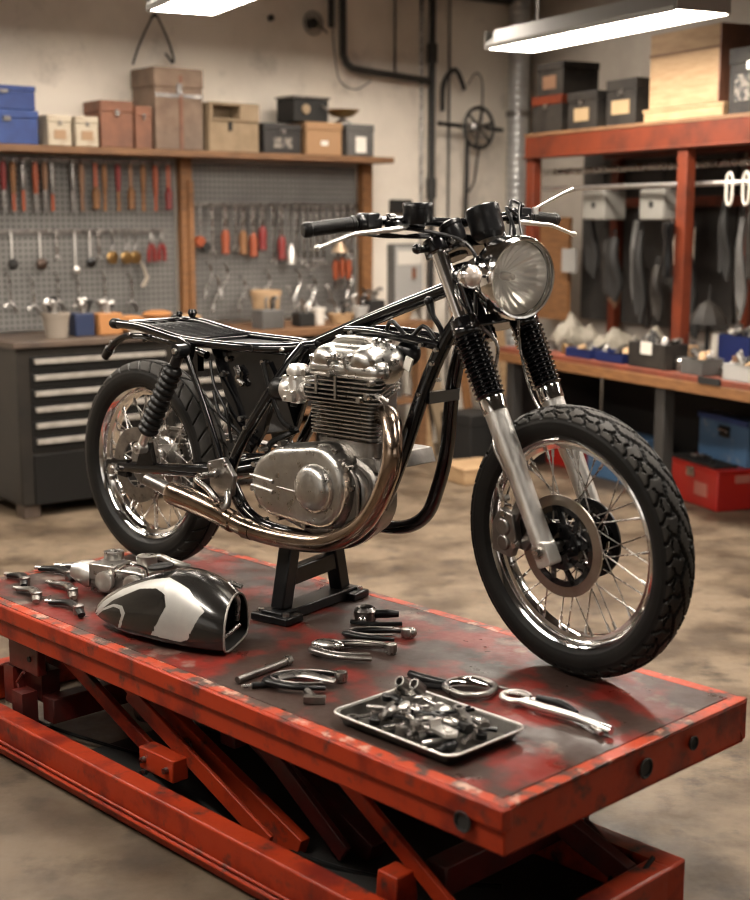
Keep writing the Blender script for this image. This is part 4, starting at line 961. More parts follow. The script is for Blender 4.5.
t = crate('black_case', 'black case with worn pale labels between the tan box and the carton', 'case', 4.55, Z, .26, .17, .22, mat('black_case_skin', (.022, .020, .019), .4), panel=(.5, .35, mat('worn_label', (.22, .19, .16), .6, c2=(.03, .03, .03), scale=30, soft=.05)))
crate('cardboard_box', 'plain brown cardboard box with a small white sticker', 'box', 4.85, Z, .26, .19, .24, mat('cardboard', (.30, .175, .09), .8), latch=False, panel=(.2, .15, PAPER))
t = WT('black_machine', 'boxy black metal machine stacked on the cardboard box', 'machine', 4.77, .19, Z + .1925)
ob('body', G().box((0, 0, .065), (.25, .18, .13)), DARK, t, .004); ob('top_plate', G().box((0, 0, .138), (.27, .20, .014)), DSTEEL, t, .003); ob('dial', G().lathe([(.03, 0), (.028, .01), (.001, .012)], (-.04, -.09, .07), (0, -1, 0), 20), TAN, t); ob('handle', G().tube([(.06, -.09, .1), (.06, -.12, .09), (.10, -.12, .07), (.10, -.09, .06)], .006, 8), STEEL, t)
t = crate('grey_box', 'dark grey box with a white label at the open end of the shelf', 'box', 5.125, Z, .20, .19, .20, GREYP, latch=False, panel=(.4, .5, PAPER))
t = WT('brass_scale_pan', 'shallow old brass pan on a stubby foot, on the grey box', 'scale', 5.06, .20, Z + .1935)
ob('pan', G().lathe([(.03, .04), (.07, .05), (.105, .082), (.108, .084), (.07, .058), (.001, .05)], (0, 0, 0), (0, 0, 1), 28), BRASS, t); ob('foot', G().lathe([(.055, 0), (.05, .012), (.02, .03), (.018, .045)], (0, 0, 0), (0, 0, 1), 20), DSTEEL, t)
t = WT('cable_loop', 'thin dark cable looped over a nail above the tall crate', 'cable', 3.87, .02, 2.64)
ob('nail', G().cyl((0, .02, 0), (0, -.03, 0), .006, n=8), DARK, t)
ob('cable', G().tube([(-.14, -.012, -.27), (-.10, -.02, -.16), (-.02, -.025, -.01), (0, -.028, .008), (.02, -.025, -.01), (.09, -.02, -.14), (.12, -.012, -.24), (.06, -.03, -.20), (.10, -.03, -.25)], .006, 8, 5), DARK, t)

# cabinet
CABM = mat('charcoal_steel', (.012, .011, .010), .5, spec=.25, c2=(.024, .020, .016), scale=3, bump=.05)
CABB = mat('drawer_front', (.009, .0085, .008), .45, spec=.25)
PULL = mat('pale_drawer_pull', (.33, .305, .27), .45, c2=(.20, .18, .155), scale=10)
t = thing('tool_cabinet', 'charcoal steel drawer cabinet with pale pull strips under the tool wall', 'cabinet', WP(3.40, .30, 0), WR)
# local x = along the wall, -y = front; spans 2.74 .. 4.06
ob('body', G().box((0, 0, .475), (1.32, .54, .81)), CABM, t, .006)
ob('worktop', G().box((0, -.005, .895), (1.38, .60, .03)), mat('brown_worktop', (.10, .07, .05), .5, c2=(.05, .035, .028), scale=5), t, .004)
for sx in (-.6, .6): ob('foot', G().box((sx, -.2, .035), (.09, .10, .07)), mat('brown_worktop'), t, .004)
for cx_, wd, nm in ((-.20, .78, 0), (.42, .38, 1)):
    for k in range(6):
        z = .80 - k * .082
        d_ = ob('drawer', G().box((cx_, -.274, z - .005), (wd, .012, .074)), CABB, t, .002)
        ob('pull', G().box((cx_, -.289, z + .008), (wd * .96, .024, .026)), PULL, d_, .003)
    ob('door', G().box((cx_, -.274, .20), (wd, .012, .26)), CABB, t, .003)
# bench right of the cabinet
t = thing('spanner_workbench', 'brown wooden bench under the spanner wall, behind the motorcycle', 'workbench', WP(4.80, .30, 0), WR)
ob('benchtop', G().box((0, 0, .875), (1.36, .58, .045)), WOODS, t, .004)
for sx in (-.62, .0, .62): ob('leg', G().box((sx, -.22, .427), (.07, .07, .85)), WOODS, t, .004)
ob('shelf_board', G().box((0, 0, .40), (1.24, .5, .03)), WOODS, t)
ob('back_panel', G().box((0, .24, .55), (1.3, .02, .6)), DARK, t)
for i, (sx, m, h) in enumerate(((4.35, TAN, .3), (4.75, DARK, .34), (5.15, GREYP, .28))):
    crate('storage_box', ('tan', 'black', 'grey')[i] + ' box on the low board of the wall bench', 'box', sx, .4165, .34, h, .36, m, off=.465, latch=False)
for i, (sx, m, h) in enumerate(((4.45, WOODS, .32), (4.95, GREYP, .3))):
    crate('storage_box', ('brown', 'grey')[i] + ' box on the floor beneath the wall bench', 'box', sx, .001, .40, h, .36, m, off=.465, latch=False)
# bins and odds on the cabinet and the bench
def pot(name, lab, cat, s, off, z, r, h, m, fill=None, grp=None, sq=False):
    t = WT(name, lab, cat, s, off, z, grp)
    if sq: ob('bin_body', G().prism([(-r, -r * .8), (r, -r * .8), (r, r * .8), (-r, r * .8)], 0, h, 'xy'), m, t, .006)
    else: ob('pot_body', G().lathe([(.001, 0), (r * .78, 0), (r, h * .85), (r * 1.08, h * .86), (r * 1.08, h), (r * .9, h), (r * .8, h * .8), (.001, h * .8)], (0, 0, 0), (0, 0, 1), 24), m, t)
    if fill:
        for k in range(fill):
            a = rnd.uniform(0, 2 * pi); q = rnd.uniform(0, r * .6); l_ = rnd.uniform(.05, .11)
            x, y = q * math.cos(a), q * math.sin(a) * .7
            ob('loose_part', G().tube([(x, y, h * .75), (x * 1.5 + rnd.uniform(-.03, .03), y * 1.4, h + l_ * .6), (x * 1.8 + rnd.uniform(-.04, .04), y * 1.5, h + l_ * .7)], [.010, .008, .012], 8, 2), rnd.choice([STEEL, DSTEEL, DARK, ALU]), t)
    return t
ZB = .9105
pot('plant_pot', 'grey clay pot full of metal parts on the cabinet', 'pot', 3.03, .42, ZB, .070, .13, mat('clay_grey', (.25, .21, .17), .8), 9)
pot('blue_bin', 'small navy bin of fittings between the clay pot and the orange bin', 'bin', 3.185, .40, ZB, .055, .12, mat('navy_plastic', (.02, .03, .07), .4), 8, sq=True)
pot('orange_bin', 'orange-brown bin of fittings on the cabinet', 'bin', 3.33, .40, ZB, .068, .115, mat('ochre_plastic', (.38, .17, .06), .5), 8, sq=True)
for i, (sx, of, z, w_, h, m) in enumerate(((3.49, .38, ZB, .15, .10, mat('ochre_plastic')), (3.665, .36, ZB, .16, .12, mat('ochre_plastic')), (3.845, .38, ZB, .14, .09, WOODL))):
    t = WT('rag_bundle', ('ochre', 'big ochre', 'pale')[i] + ' folded rag bundle on the cabinet, ' + ('beside the orange bin', 'between two smaller bundles', 'nearest the wooden post')[i], 'rag', sx, of, z)
    g = G(); 
    for q in range(3): g.ball((rnd.uniform(-.01, .01), 0, h * (.2 + .28 * q)), (w_ * .55, .07, h * .2), 14)
    ob('fold', g, m, t)
for i, (sx, m) in enumerate(((3.44, PAPER), (3.56, BLUEG), (3.70, STEEL))):
    t = WT('small_dish', ('white', 'blue-grey', 'metal')[i] + ' little dish at the front of the cabinet top', 'dish', sx, .53, ZB)
    ob('bowl', G().lathe([(.001, 0), (.03, 0), (.045, .03), (.042, .03), (.028, .006), (.001, .006)], (0, 0, 0), (0, 0, 1), 20), m, t); ob('contents', G().ball((0, 0, .022), (.034, .034, .018), 12), DSTEEL, t)
ZW = .8985
pot('tan_bucket', 'tan bucket on the wall bench near the battened post', 'bucket', sr(238), .33, ZW, .085, .21, mat('tan_plastic', (.42, .28, .16), .6), 0)
pot('grey_bin', 'grey square bin in front of the tan bucket', 'bin', sr(226), .48, ZW, .075, .11, GREYP, 3, sq=True)
pot('steel_mug', 'small white mug on the wall bench', 'mug', sr(281), .42, ZW, .042, .10, PAPER, 0)
pot('wooden_tray', 'shallow wooden dish on the wall bench, between mug and grey tub', 'dish', sr(304), .42, ZW, .075, .06, WOODL, 3)
pot('grey_tub', 'pale grey tub on the wall bench near the open end', 'tub', sr(322), .44, ZW, .05, .10, mat('pale_grey', (.35, .34, .32), .6), 3)
pot('dark_bin', 'black bin on the wall bench near the open end', 'bin', sr(340), .40, ZW, .06, .13, DARK, 4, sq=True)
pot('wooden_tray', 'wide wooden dish at the open end of the wall bench', 'dish', 5.34, .40, ZW, .095, .07, WOODL, 0)
pot('dark_bin', 'low black bin in front of the wooden trays', 'bin', sr(262), .46, ZW, .055, .08, DARK, 4, sq=True)
for i, k in enumerate((249, 257, 268, 290, 312, 331)):
    g = G(); g.tube([(0, 0, .008), (-.04, .05, .10), (-.07, .065, .19)], .006, 8, 2); ring(g, (-.075, .065, .205), .014, .010, open_=.6)
    wob('loose_spanner', 'loose spanner leaning on the wall bench, %s from the tan bucket' % ORD[i], 'spanner', g, STEEL, sr(k), .19, ZW, group='spanners leaning at the back of the bench')

# pipes, valves and fittings on the back wall
PIPE = mat('black_pipe', (.020, .018, .016), .5)
wob('black_pipe', 'thick black pipe dropping down the back wall and bending sideways', 'pipe', G().tube([(5.19 - 5.2, 0, 1.0), (5.19 - 5.2, 0, .20), (0, 0, .10), (.04, 0, .05), (.14, 0, .03), (.685, 0, .0)], .022, 12, 4), PIPE, 5.19, .05, 2.41)
wob('conduit', 'pale steel conduit running floor to ceiling beside the black riser', 'conduit', G().cyl((0, 0, 0), (0, 0, H - .01), .011, n=12), STEEL, 5.842, .0135, .005)
wob('riser_pipe', 'black riser pipe with couplings beside the pale conduit', 'pipe', G().cyl((0, 0, 0), (0, 0, H - .01), .022, n=14).cyl((0, 0, 2.52), (0, 0, 2.64), .035, n=14).cyl((0, 0, 1.65), (0, 0, 1.78), .032, n=14), PIPE, 5.905, .05, .005)
wob('thin_conduit', 'thin grey conduit between the riser and the valve wheel', 'conduit', G().cyl((0, 0, 0), (0, 0, H - .01), .008, n=10), GREYP, 6.07, .03, .005)
wob('thin_conduit', 'thin dark conduit coming down from the ceiling onto the black pipe', 'conduit', G().cyl((0, 0, 0), (0, 0, .64), .007, n=10), PIPE, 5.62, .015, 2.45)
wob('drop_pipe', 'short black pipe stub dropping from the ceiling by the wall fan', 'pipe', G().cyl((0, 0, 0), (0, 0, .42), .020, n=12).tube([(0, -.01, 0), (.02, -.01, -.18), (.06, -.01, -.32), (.18, -.01, -.36), (.3, -.01, -.30)], .004, 6, 4), PIPE, 5.09, .05, 2.68)
t = WT('wall_fan', 'small round caged fan high on the back wall', 'fan', 4.94, .03, 2.69)
g = G()
for r in (.07, .05, .03): g.lathe([(r + .003, -.003), (r + .003, .003), (r - .003, .003), (r - .003, -.003)], (0, -.04, 0), (0, -1, 0), 28, closed=True)
for k in range(8): a = pi * k / 8; g.cyl((-.07 * math.cos(a), -.04, -.07 * math.sin(a)), (.07 * math.cos(a), -.04, .07 * math.sin(a)), .002, n=6)
ob('cage', g, PIPE, t); ob('motor', G().lathe([(.001, -.02), (.03, -.02), (.03, .02), (.001, .03)], (0, -.03, 0), (0, -1, 0), 20), DARK, t); ob('arm', G().tube([(0, .02, 0), (.08, .0, -.01), (.14, .01, -.04)], .006, 8, 3), PIPE, t)
wob('round_fitting', 'small round dark knob on the plaster near the wall fan', 'knob', G().lathe([(.001, 0), (.018, 0), (.018, .02), (.001, .03)], (0, 0, 0), (0, -1, 0), 14), PIPE, 4.66, .02, 2.70)
t = WT('valve_assembly', 'dark valve wheel and piping on the back wall beside the silver duct', 'valve', 6.24, .08, 2.12)
g = G(); g.lathe([(.125, -.012), (.145, 0), (.125, .012), (.118, 0)], (0, -.06, 0), (0, -1, 0), 36, closed=True)
for k in range(3): a = pi * k / 3 + .3; g.cyl((-.12 * math.cos(a), -.06, -.12 * math.sin(a)), (.12 * math.cos(a), -.06, .12 * math.sin(a)), .010, n=8)
ob('hand_wheel', g, PIPE, t); ob('valve_body', G().lathe([(.001, -.05), (.05, -.04), (.06, 0), (.05, .04), (.001, .05)], (.0, -.01, .0), (0, 0, 1), 20).box((.02, -.04, -.02), (.07, .05, .10)), STEEL, t)
ob('pipe_run', G().cyl((-.30, 0, .02), (.27, 0, .0), .014, n=10).tube([(-.05, 0, -.08), (-.05, 0, -.30), (-.06, 0, -.62)], .016, 10).tube([(.06, 0, -.10), (.02, 0, -.35), (-.03, 0, -.42)], .007, 8), PIPE, t)
ob('bracket', G().tube([(-.18, 0, -.63), (-.05, -.02, -.66), (.10, 0, -.60)], .010, 8).tube([(-.27, 0, .10), (-.26, 0, .28), (-.17, -.01, .37), (-.08, 0, .25)], .016, 8, 4).tube([(-.05, 0, .28), (.02, 0, .36), (.08, 0, .30), (.08, 0, .05)], .005, 8, 4), PIPE, t)
t = WT('round_duct', 'ribbed silver spiral duct rising in the corner of the room', 'duct', 6.60, .14, .005)
pr = []
for k in range(64): pr += [(.072, .048 * k), (.077, .048 * k + .012), (.072, .048 * k + .024)]
ob('duct_tube', G().lathe(pr, (0, 0, 0), (0, 0, 1), 28), mat('galvanised', (.50, .50, .49), .35, .5, c2=(.38, .38, .38), scale=9), t, ang=25)
ob('duct_strap', G().lathe([(.078, 1.2), (.084, 1.2), (.084, 1.24), (.078, 1.24)], (0, 0, 0), (0, 0, 1), 28).lathe([(.078, 2.2), (.084, 2.2), (.084, 2.24), (.078, 2.24)], (0, 0, 0), (0, 0, 1), 28), DSTEEL, t)
t = WT('electric_panel', 'grey steel electrical panel on the back wall with a paper sheet on its door', 'panel', 5.69, .04, .95)
ob('body', G().box((0, 0, .2), (.25, .07, .42)), GREYP, t, .004); ob('door', G().box((0, -.04, .2), (.23, .012, .39)), mat('pale_grey'), t, .003); ob('sheet', G().box((0, -.048, .32), (.2, .003, .09)), PAPER, t); ob('switch', G().box((.03, -.052, .22), (.025, .02, .07)), COP, t)
wob('junction_box', 'flat dark junction box high above the grey electrical panel', 'box', G().box((0, 0, 0), (.16, .05, .09)), DARK, 5.66, .03, 1.60, .004)
wob('ceiling_pipe', 'thick black pipe under the ceiling along the back wall', 'pipe', G().cyl((-3.2, 0, 0), (.75, 0, 0), .035, n=14), PIPE, 5.9, .12, 2.97)
# lumber and odds leaning in the gap between bench and rack
for i, (s_, of, h, w_, m, ti) in enumerate(((5.60, .30, .85, .09, WOODL, .01), (5.76, .30, .72, .12, TAN, -.01), (5.99, .30, .95, .07, WOODO, .01), (6.18, .32, .80, .10, mat('pale_grey'), -.01), (6.36, .30, 1.0, .08, WOODL, .01))):
    wob('leaning_board', '%s board leaning at the back wall, %s from the wall bench' % (('pale', 'tan', 'orange', 'grey', 'long pale')[i], ORD[i]), 'board', G().beam((0, -.10, 0.0), (ti, .12, h), w_, .02, up=(0, 1, 0)), m, s_, of, .004, .002)
for i, (s_, of, w_, h, m) in enumerate(((5.78, .62, .28, .30, DARK), (6.12, .66, .24, .36, GREYP), (6.42, .60, .22, .30, BRC))):
    crate('floor_box', '%s box on the floor near the wall bench' % ('black', 'grey', 'weathered brown')[i], 'box', s_, .002, w_, h, .28, m, off=of + .14, latch=False)

# ---------------------------------------------------------------- the orange rack and its bench on the right
def RT(name, lab, cat, s, off, z, group=None, rz=0.): return thing(name, lab, cat, RP(s, off, z), ER + rz, group)
def rob(name, lab, cat, g, m, s, off, z, bevel=0., group=None, rz=0.):
    o = ob(name, g, m, None, bevel, loc=RP(s, off, z), rz=ER + rz); return tag(o, lab, cat, group)
# local x runs towards the viewer, +y into the rack
rk = RT('storage_rack', 'big orange-red steel rack with a deep top beam along the side wall', 'rack', -5.6, 0, 0)
x0, x1 = -1.42, 3.2
ob('beam', G().box(((x0 + x1) / 2, .22, 1.945), (x1 - x0, .07, .125)).box(((x0 + x1) / 2, .22, 1.885), (x1 - x0, .10, .012)), ORSTEEL, rk, .004)
ob('beam', G().box(((x0 + x1) / 2, .80, 1.945), (x1 - x0, .06, .12)), ORSTEEL, rk, .004)
ob('shelf_deck', G().box(((x0 + x1) / 2, .51, 2.016), (x1 - x0, .66, .02)), WOODS, rk, .002)
for xx, yy, ww in ((x0 + .05, .22, .08), (.03, .22, .075), (1.55, .22, .08), (3.1, .22, .08)): ob('post', G().box((xx, yy, 1.317), (ww, .06, 1.126)), ORSTEEL, rk, .004)
for xx, yy, ww in ((x0 + .06, .845, .07), (-.15, .845, .06), (1.6, .845, .07), (-.75, .845, .05)): ob('post', G().box((xx, yy, .944), (ww, .055, 1.884)), ORSTEEL, rk, .004)
ob('rail', G().box(((x0 + x1) / 2, .80, 1.62), (x1 - x0, .03, .06)), ORSTEEL, rk, .003)
bn = RT('rack_workbench', 'long orange wooden workbench with a red top edge running along the rack', 'workbench', -5.6, 0, 0)
ob('benchtop', G().box(((-1.4 + 3.2) / 2, .40, .735), (4.6, .79, .03)), mat('red_stained_top', (.22, .055, .03), .5, c2=(.12, .04, .025), scale=5), bn, .003)
ob('apron', G().box((.9, .02, .692), (4.6, .04, .055)), WOODO, bn, .003)
for xx in (-1.3, .12, 1.5, 3.0): ob('leg', G().box((xx, .06, .332), (.075, .07, .664)), mat('grey_leg', (.028, .026, .024), .6), bn, .003)
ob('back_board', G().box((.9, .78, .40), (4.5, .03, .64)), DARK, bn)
ob('shade_panel', G().box((-1.37, .42, .36), (.02, .68, .71)), DARK, bn)  # added black panel standing in for the shade beneath the bench
ob('edge_tape', G().box((.52, -.002, .738), (.16, .006, .034)), DARK, bn)
struct('trim_1', G().box((.3, .895, 1.42), (1.45, .02, 1.1)), mat('grey_board', (.05, .045, .04), .8, c2=(.025, .022, .02), scale=4), loc=RP(-6.95, 0, 0), rz=ER)
struct('trim_2', G().box((0, .925, 1.20), (.46, .02, .66)), WOODO, loc=RP(-7.44, -.25, 0), rz=ER)
rob('framed_notice', 'small pale framed notice on the orange board behind the headlight', 'notice', G().box((0, 0, 0), (.15, .012, .15)), mat('pale_grey'), -7.14, .62, 1.26)
ZR = 2.027
def rcrate(name, lab, cat, s, off, z, wx, h, dp, m, latch=True, panel=None, lid=None, grp=None, rz=0.):
    t = RT(name, lab, cat, s, off, z, grp, rz)
    ob('body', G().box((0, 0, h * .38), (wx, dp, h * .76)), m, t, .004); ob('lid', G().box((0, 0, h * .88), (wx * 1.03, dp * 1.03, h * .24)), lid or m, t, .004)
    if latch: ob('latch', G().box((0, -dp / 2 - .006, h * .72), (wx * .14, .01, h * .12)), STEEL, t)
    if panel:
        ob('label_card', G().box((0, -dp / 2 - .003, h * .40), (wx * panel[0], .004, h * panel[1])), panel[2], t)
    return t
BK = mat('grimy_black', (.014, .012, .011), .55, spec=.3, c2=(.035, .03, .025), scale=8)
OCH = mat('ochre_card', (.34, .24, .13), .7)
rcrate('red_lidded_case', 'dark case with a red lid at the far end of the rack top', 'case', -6.92, .42, ZR, .30, .22, .3, BK, lid=ORSTEEL)
rcrate('dark_crate', 'dark crate stacked on the red-lidded case', 'crate', -6.92, .42, ZR + .2235, .27, .19, .26, BK, latch=False, panel=(.5, .4, RUSTW))
rcrate('dark_box', 'grimy black box with an ochre label, nearer the far end of the rack top', 'box', -6.52, .38, ZR, .28, .21, .28, BK, panel=(.5, .35, OCH)); rcrate('dark_box', 'grimy black box with an ochre label, beside the big plywood crate', 'box', -6.16, .38, ZR, .26, .25, .28, BK, panel=(.6, .3, OCH))
t = rcrate('plank_box', 'long flat plywood board box carrying the big plywood crate', 'box', -5.66, .42, ZR, .62, .07, .34, WOODL, latch=False)
t = RT('plywood_crate', 'big pale plywood crate on top of the rack', 'crate', -5.66, .42, ZR + .0725)
ob('body', G().box((0, 0, .19), (.54, .34, .38)), WOODL, t, .003); ob('seam_strip', G().box((0, -.174, .27), (.54, .006, .012)), WOODS, t); ob('end_panel', G().box((.274, 0, .192), (.012, .34, .38)), COP, t)
rcrate('worn_trunk', 'worn black trunk with pale patches beside the plywood crate', 'trunk', -5.17, .42, ZR, .30, .32, .32, BK, panel=(.7, .4, mat('worn_label')))
rcrate('dark_box', 'dark box standing nearest the viewer on the rack top', 'box', -4.75, .42, ZR, .36, .28, .32, BK)
# bars across the rack and things hanging from them
rob('hanging_bar', 'long galvanised bar under the top beam of the rack', 'bar', G().cyl((-1.5, 0, 0), (2.9, 0, .0), .018, n=12), STEEL, -5.6, .34, 1.80)
rob('hanging_bar', 'second lower steel bar in the rack with hooks', 'bar', G().cyl((-1.5, 0, 0), (2.9, 0, .0), .014, n=12), ALU, -5.6, .30, 1.70)
for i, s_ in enumerate((-5.32, -5.20)):
    rob('snap_hook', 'pale snap hook on the steel bar, %s the orange post' % ('close to', 'farther from')[i], 'hook', G().tube([(0, 0, .05), (.02, 0, .02), (.02, 0, -.08), (0, 0, -.11), (-.02, 0, -.08), (-.02, 0, .02)], .007, 8, 4, closed=True), PAPER, s_, .29, 1.70)
for i, (s_, z) in enumerate(((-6.55, 1.52), (-6.02, 1.52))):
    t = RT('grey_case', 'light grey square case with a small dark emblem, %s' % ('farther along the rack', 'next to the orange post')[i], 'case', s_, .44, z, 'light grey square cases')
    ob('shell', G().box((0, 0, .08), (.21, .16, .17)), mat('light_grey_case', (.20, .19, .17), .5), t, .010); ob('emblem', G().lathe([(.020, 0), (.018, .004), (.001, .004)], (0, -.08, .08), (0, -1, 0), 16), DARK, t)
    ob('strap', G().box((0, 0, .22), (.02, .01, .13)), DARK, t)
wp = rob('pinned_sheet', 'white stained sheet of paper pinned in the rack below the grey case', 'paper', G().box((0, 0, 0), (.24, .004, .21)).box((.07, .001, -.12), (.08, .004, .06)), mat('stained_paper', (.55, .50, .42), .8, c2=(.3, .24, .17), scale=14, thr=.6), -6.05, .60, 1.37)
GEAR = [(-6.75, .50, 1.62, .10, .45, DARK), (-6.62, .52, 1.45, .07, .40, BK), (-6.50, .48, 1.40, .12, .36, DARK), (-6.38, .55, 1.50, .08, .50, GREYP), (-6.28, .50, 1.44, .09, .52, DARK), (-6.12, .50, 1.25, .08, .30, BK), (-5.85, .50, 1.50, .09, .55, DARK), (-5.52, .45, 1.60, .08, .40, DARK), (-5.42, .48, 1.52, .07, .52, GREYP), (-5.33, .46, 1.62, .07, .45, BK), (-5.22, .5, 1.66, .05, .40, BRASS), (-6.72, .66, 1.34, .09, .36, RUSTW), (-6.44, .66, 1.22, .10, .34, BK), (-6.20, .66, 1.60, .10, .5, BK), (-6.0, .66, 1.15, .08, .30, DARK), (-5.12, .40, 1.62, .06, .34, BK), (-5.45, .66, 1.44, .08, .42, DARK), (-5.31, .66, 1.40, .10, .36, GREYP)]
GL = ['black strap beside the orange board', 'grimy tool roll by the first grey case', 'fat black hose bundle under the first grey case', 'long grey sheath between the grey cases', 'long black sheath between the grey cases', 'short grimy pouch beside the white sheet', 'black belt hanging next to the orange post', 'black cable hank past the orange post', 'grey spanner roll past the orange post', 'grimy cable hank past the orange post', 'brassy chain hanging farthest past the orange post', 'rusty strap bundle deep in the rack by the orange board', 'grimy pouch deep in the rack under the first grey case', 'grimy long sleeve deep in the rack between the grey cases', 'black pouch deep in the rack behind the white sheet', 'thin grimy strap nearest the pale wall', 'black hose bundle deep past the orange post', 'grey pouch deep past the orange post, nearer the pale wall']
for i, (s_, of, z, w_, ln, m) in enumerate(GEAR):
    t = RT('hanging_gear', GL[i], 'workshop gear', s_, of, z)
    ob('loop', G().tube([(-.01, 0, 0), (-.015, 0, .04), (0, 0, .06), (.015, 0, .04), (.01, 0, 0)], .004, 8, 3), DARK, t)
    g = G(); 
    for q in range(3): x = (q - 1) * w_ * .3; g.tube([(x * .4, 0, .01), (x, -.015 * q, -ln * .3), (x * 1.2, .01, -ln * .7), (x * .8 + rnd.uniform(-.02, .02), 0, -ln * (.9 + .05 * q))], [w_ * .18, w_ * .26, w_ * .24, w_ * .14], 10, 3)
    ob('strand', g, m, t)
t = RT('black_torch', 'long black torch hooked on the orange post of the rack', 'torch', -5.60, .145, 1.22)
ob('barrel', G().lathe([(.001, 0), (.026, 0), (.028, .10), (.022, .18), (.034, .24), (.034, .28), (.001, .285)], (0, 0, 0), (0, 0, 1), 20), BLACK, t); ob('clip', G().tube([(0, .0, .2), (0, .025, .26), (0, .01, .31)], .005, 8, 3), STEEL, t)
# clutter on the bench
ZT = .7515
SHEET = mat('crumpled_sheet', (.26, .23, .185), .6, c2=(.13, .115, .09), scale=9, bump=.2)
def scrap(lab, s, off, w_, d_, h, m, seed, grp):
    q = random.Random(seed); n = 9; vs = []; fs = []
    for i in range(n):
        for j in range(n):
            x = (i / (n - 1) - .5) * w_; y = (j / (n - 1) - .5) * d_; e = max(abs(i / (n - 1) - .5), abs(j / (n - 1) - .5)) * 2
            vs.append((x + q.uniform(-.01, .01), y + q.uniform(-.01, .01), .006 + h * (1 - e) ** .7 * q.uniform(.7, 1.05) * (.75 + .25 * math.sin(i * 1.7 + seed))))
    for i in range(n - 1):
        for j in range(n - 1): fs.append((i * n + j, (i + 1) * n + j, (i + 1) * n + j + 1, i * n + j + 1))
    g = G().add(vs, fs); o = rob('crumpled_sheet', lab, 'sheet', g, m, s, off, ZT, 0, grp, rz=q.uniform(-.12, .12))
    md = o.modifiers.new('t', 'SOLIDIFY'); md.thickness = .004; return o
for i, (s_, of, w_, d_, h, sd) in enumerate(((-6.74, .38, .36, .26, .25, 3), (-6.33, .36, .30, .26, .19, 5), (-5.95, .37, .36, .26, .22, 8), (-6.82, .64, .2, .12, .06, 11), (-5.24, .34, .17, .14, .13, 14), (-4.88, .33, .26, .22, .22, 17), (-6.48, .64, .22, .12, .10, 21))):
    scrap(('tall crumpled greyish sheet behind the headlight', 'low crumpled pale sheet on the rack bench', 'broad tent-shaped pale sheet on the rack bench', 'small flat crumpled sheet near the far end of the bench', 'white crumpled wrapping on the bench past the black crate', 'heaped white wrapping on the bench, nearest the viewer', 'dark-edged crumpled sheet at the back of the bench')[i], s_, of, w_, d_, h, SHEET if i < 4 or i == 6 else mat('white_wrap', (.40, .37, .32), .6, bump=.2), sd, None)
def rbin(lab, s, off, w_, d_, h, m, fill=0, name='parts_bin', cat='bin', card=False, z=ZT):
    t = RT(name, lab, cat, s, off, z)
    g = G(); th = .008
    g.box((0, 0, th / 2), (w_, d_, th)); g.box((0, -d_ / 2 + th / 2, h / 2), (w_, th, h)); g.box((0, d_ / 2 - th / 2, h / 2), (w_, th, h)); g.box((-w_ / 2 + th / 2, 0, h / 2), (th, d_, h)); g.box((w_ / 2 - th / 2, 0, h / 2), (th, d_, h))
    ob('bin_frame', g, m, t, .003)
    if card: ob('card', G().box((0, -d_ / 2 - .003, h * .8), (w_ * .3, .003, h * .5)), PAPER, t)
    for k in range(fill):
        x, y = rnd.uniform(-.35, .35) * w_, rnd.uniform(-.3, .3) * d_
        ob('loose_part', G().tube([(x, y, h * .4), (x + rnd.uniform(-.05, .05), y, h * .95), (x + rnd.uniform(-.06, .06), y + .02, h * 1.1 + rnd.uniform(0, .03))], rnd.uniform(.012, .022), 8, 2), rnd.choice([STEEL, DSTEEL, CAST, WOODL, DARK]), t)
    return t
NAVY = mat('navy_bin', (.010, .018, .08), .4)
rbin('navy parts bin under the crumpled sheets, farthest along the bench', -6.22, .11, .22, .16, .05, NAVY, 5); rbin('navy parts bin under the crumpled sheets, second along the bench', -5.93, .11, .24, .16, .055, NAVY, 6)
rbin('black parts crate with a white card on its front', -5.60, .10, .30, .15, .13, BK, 9, 'parts_crate', 'crate', True); rbin('tall navy bin behind the black crate on the bench', -5.47, .60, .24, .2, .16, NAVY, 6); rbin('navy bin at the back of the bench below the hanging gear', -5.15, .62, .22, .18, .2, NAVY, 4)
rbin('grey bin with round castings on the rack bench', -5.25, .10, .16, .14, .08, GREYP, 5); rbin('pale grey bin nearest the viewer on the rack bench', -4.92, .10, .20, .14, .08, mat('pale_grey'), 6)
for i, (s_, of, r, h, m) in enumerate(((-5.405, .10, .035, .07, STEEL), (-5.39, .24, .03, .10, DSTEEL), (-5.08, .12, .045, .06, STEEL), (-4.745, .16, .05, .09, CAST), (-6.45, .13, .035, .06, BRASS), (-5.66, .36, .05, .12, WOODL), (-6.88, .10, .04, .06, BRASS), (-5.80, .70, .045, .16, PAPER), (-5.68, .705, .042, .2, PAPER), (-5.70, .27, .03, .05, DSTEEL))):
    t = RT('jar', '%s jar or can on the rack bench, %s' % (('shiny', 'dark', 'squat shiny', 'grey cast', 'small brass', 'wooden', 'brass', 'white', 'tall white', 'little dark')[i], ('beside the black crate', 'behind the shiny jar', 'between the grey bins', 'by the pale wrapping', 'in front of the pale sheets', 'behind the black crate', 'at the far end', 'behind the spiky lamp', 'next to a shorter white one', 'beside the navy bins')[i]), 'jar', s_, of, ZT)
    ob('jar_body', G().lathe([(.001, 0), (r, 0), (r, h * .8), (r * .8, h * .9), (.001, h * .9)], (0, 0, 0), (0, 0, 1), 18), m, t); ob('jar_lid', G().lathe([(r * .85, h * .86), (r * .85, h), (.001, h)], (0, 0, 0), (0, 0, 1), 18), DSTEEL, t)
t = RT('spiky_lamp', 'dark spiky lamp head standing on the rack bench just past the orange post', 'lamp', -5.68, .50, ZT)
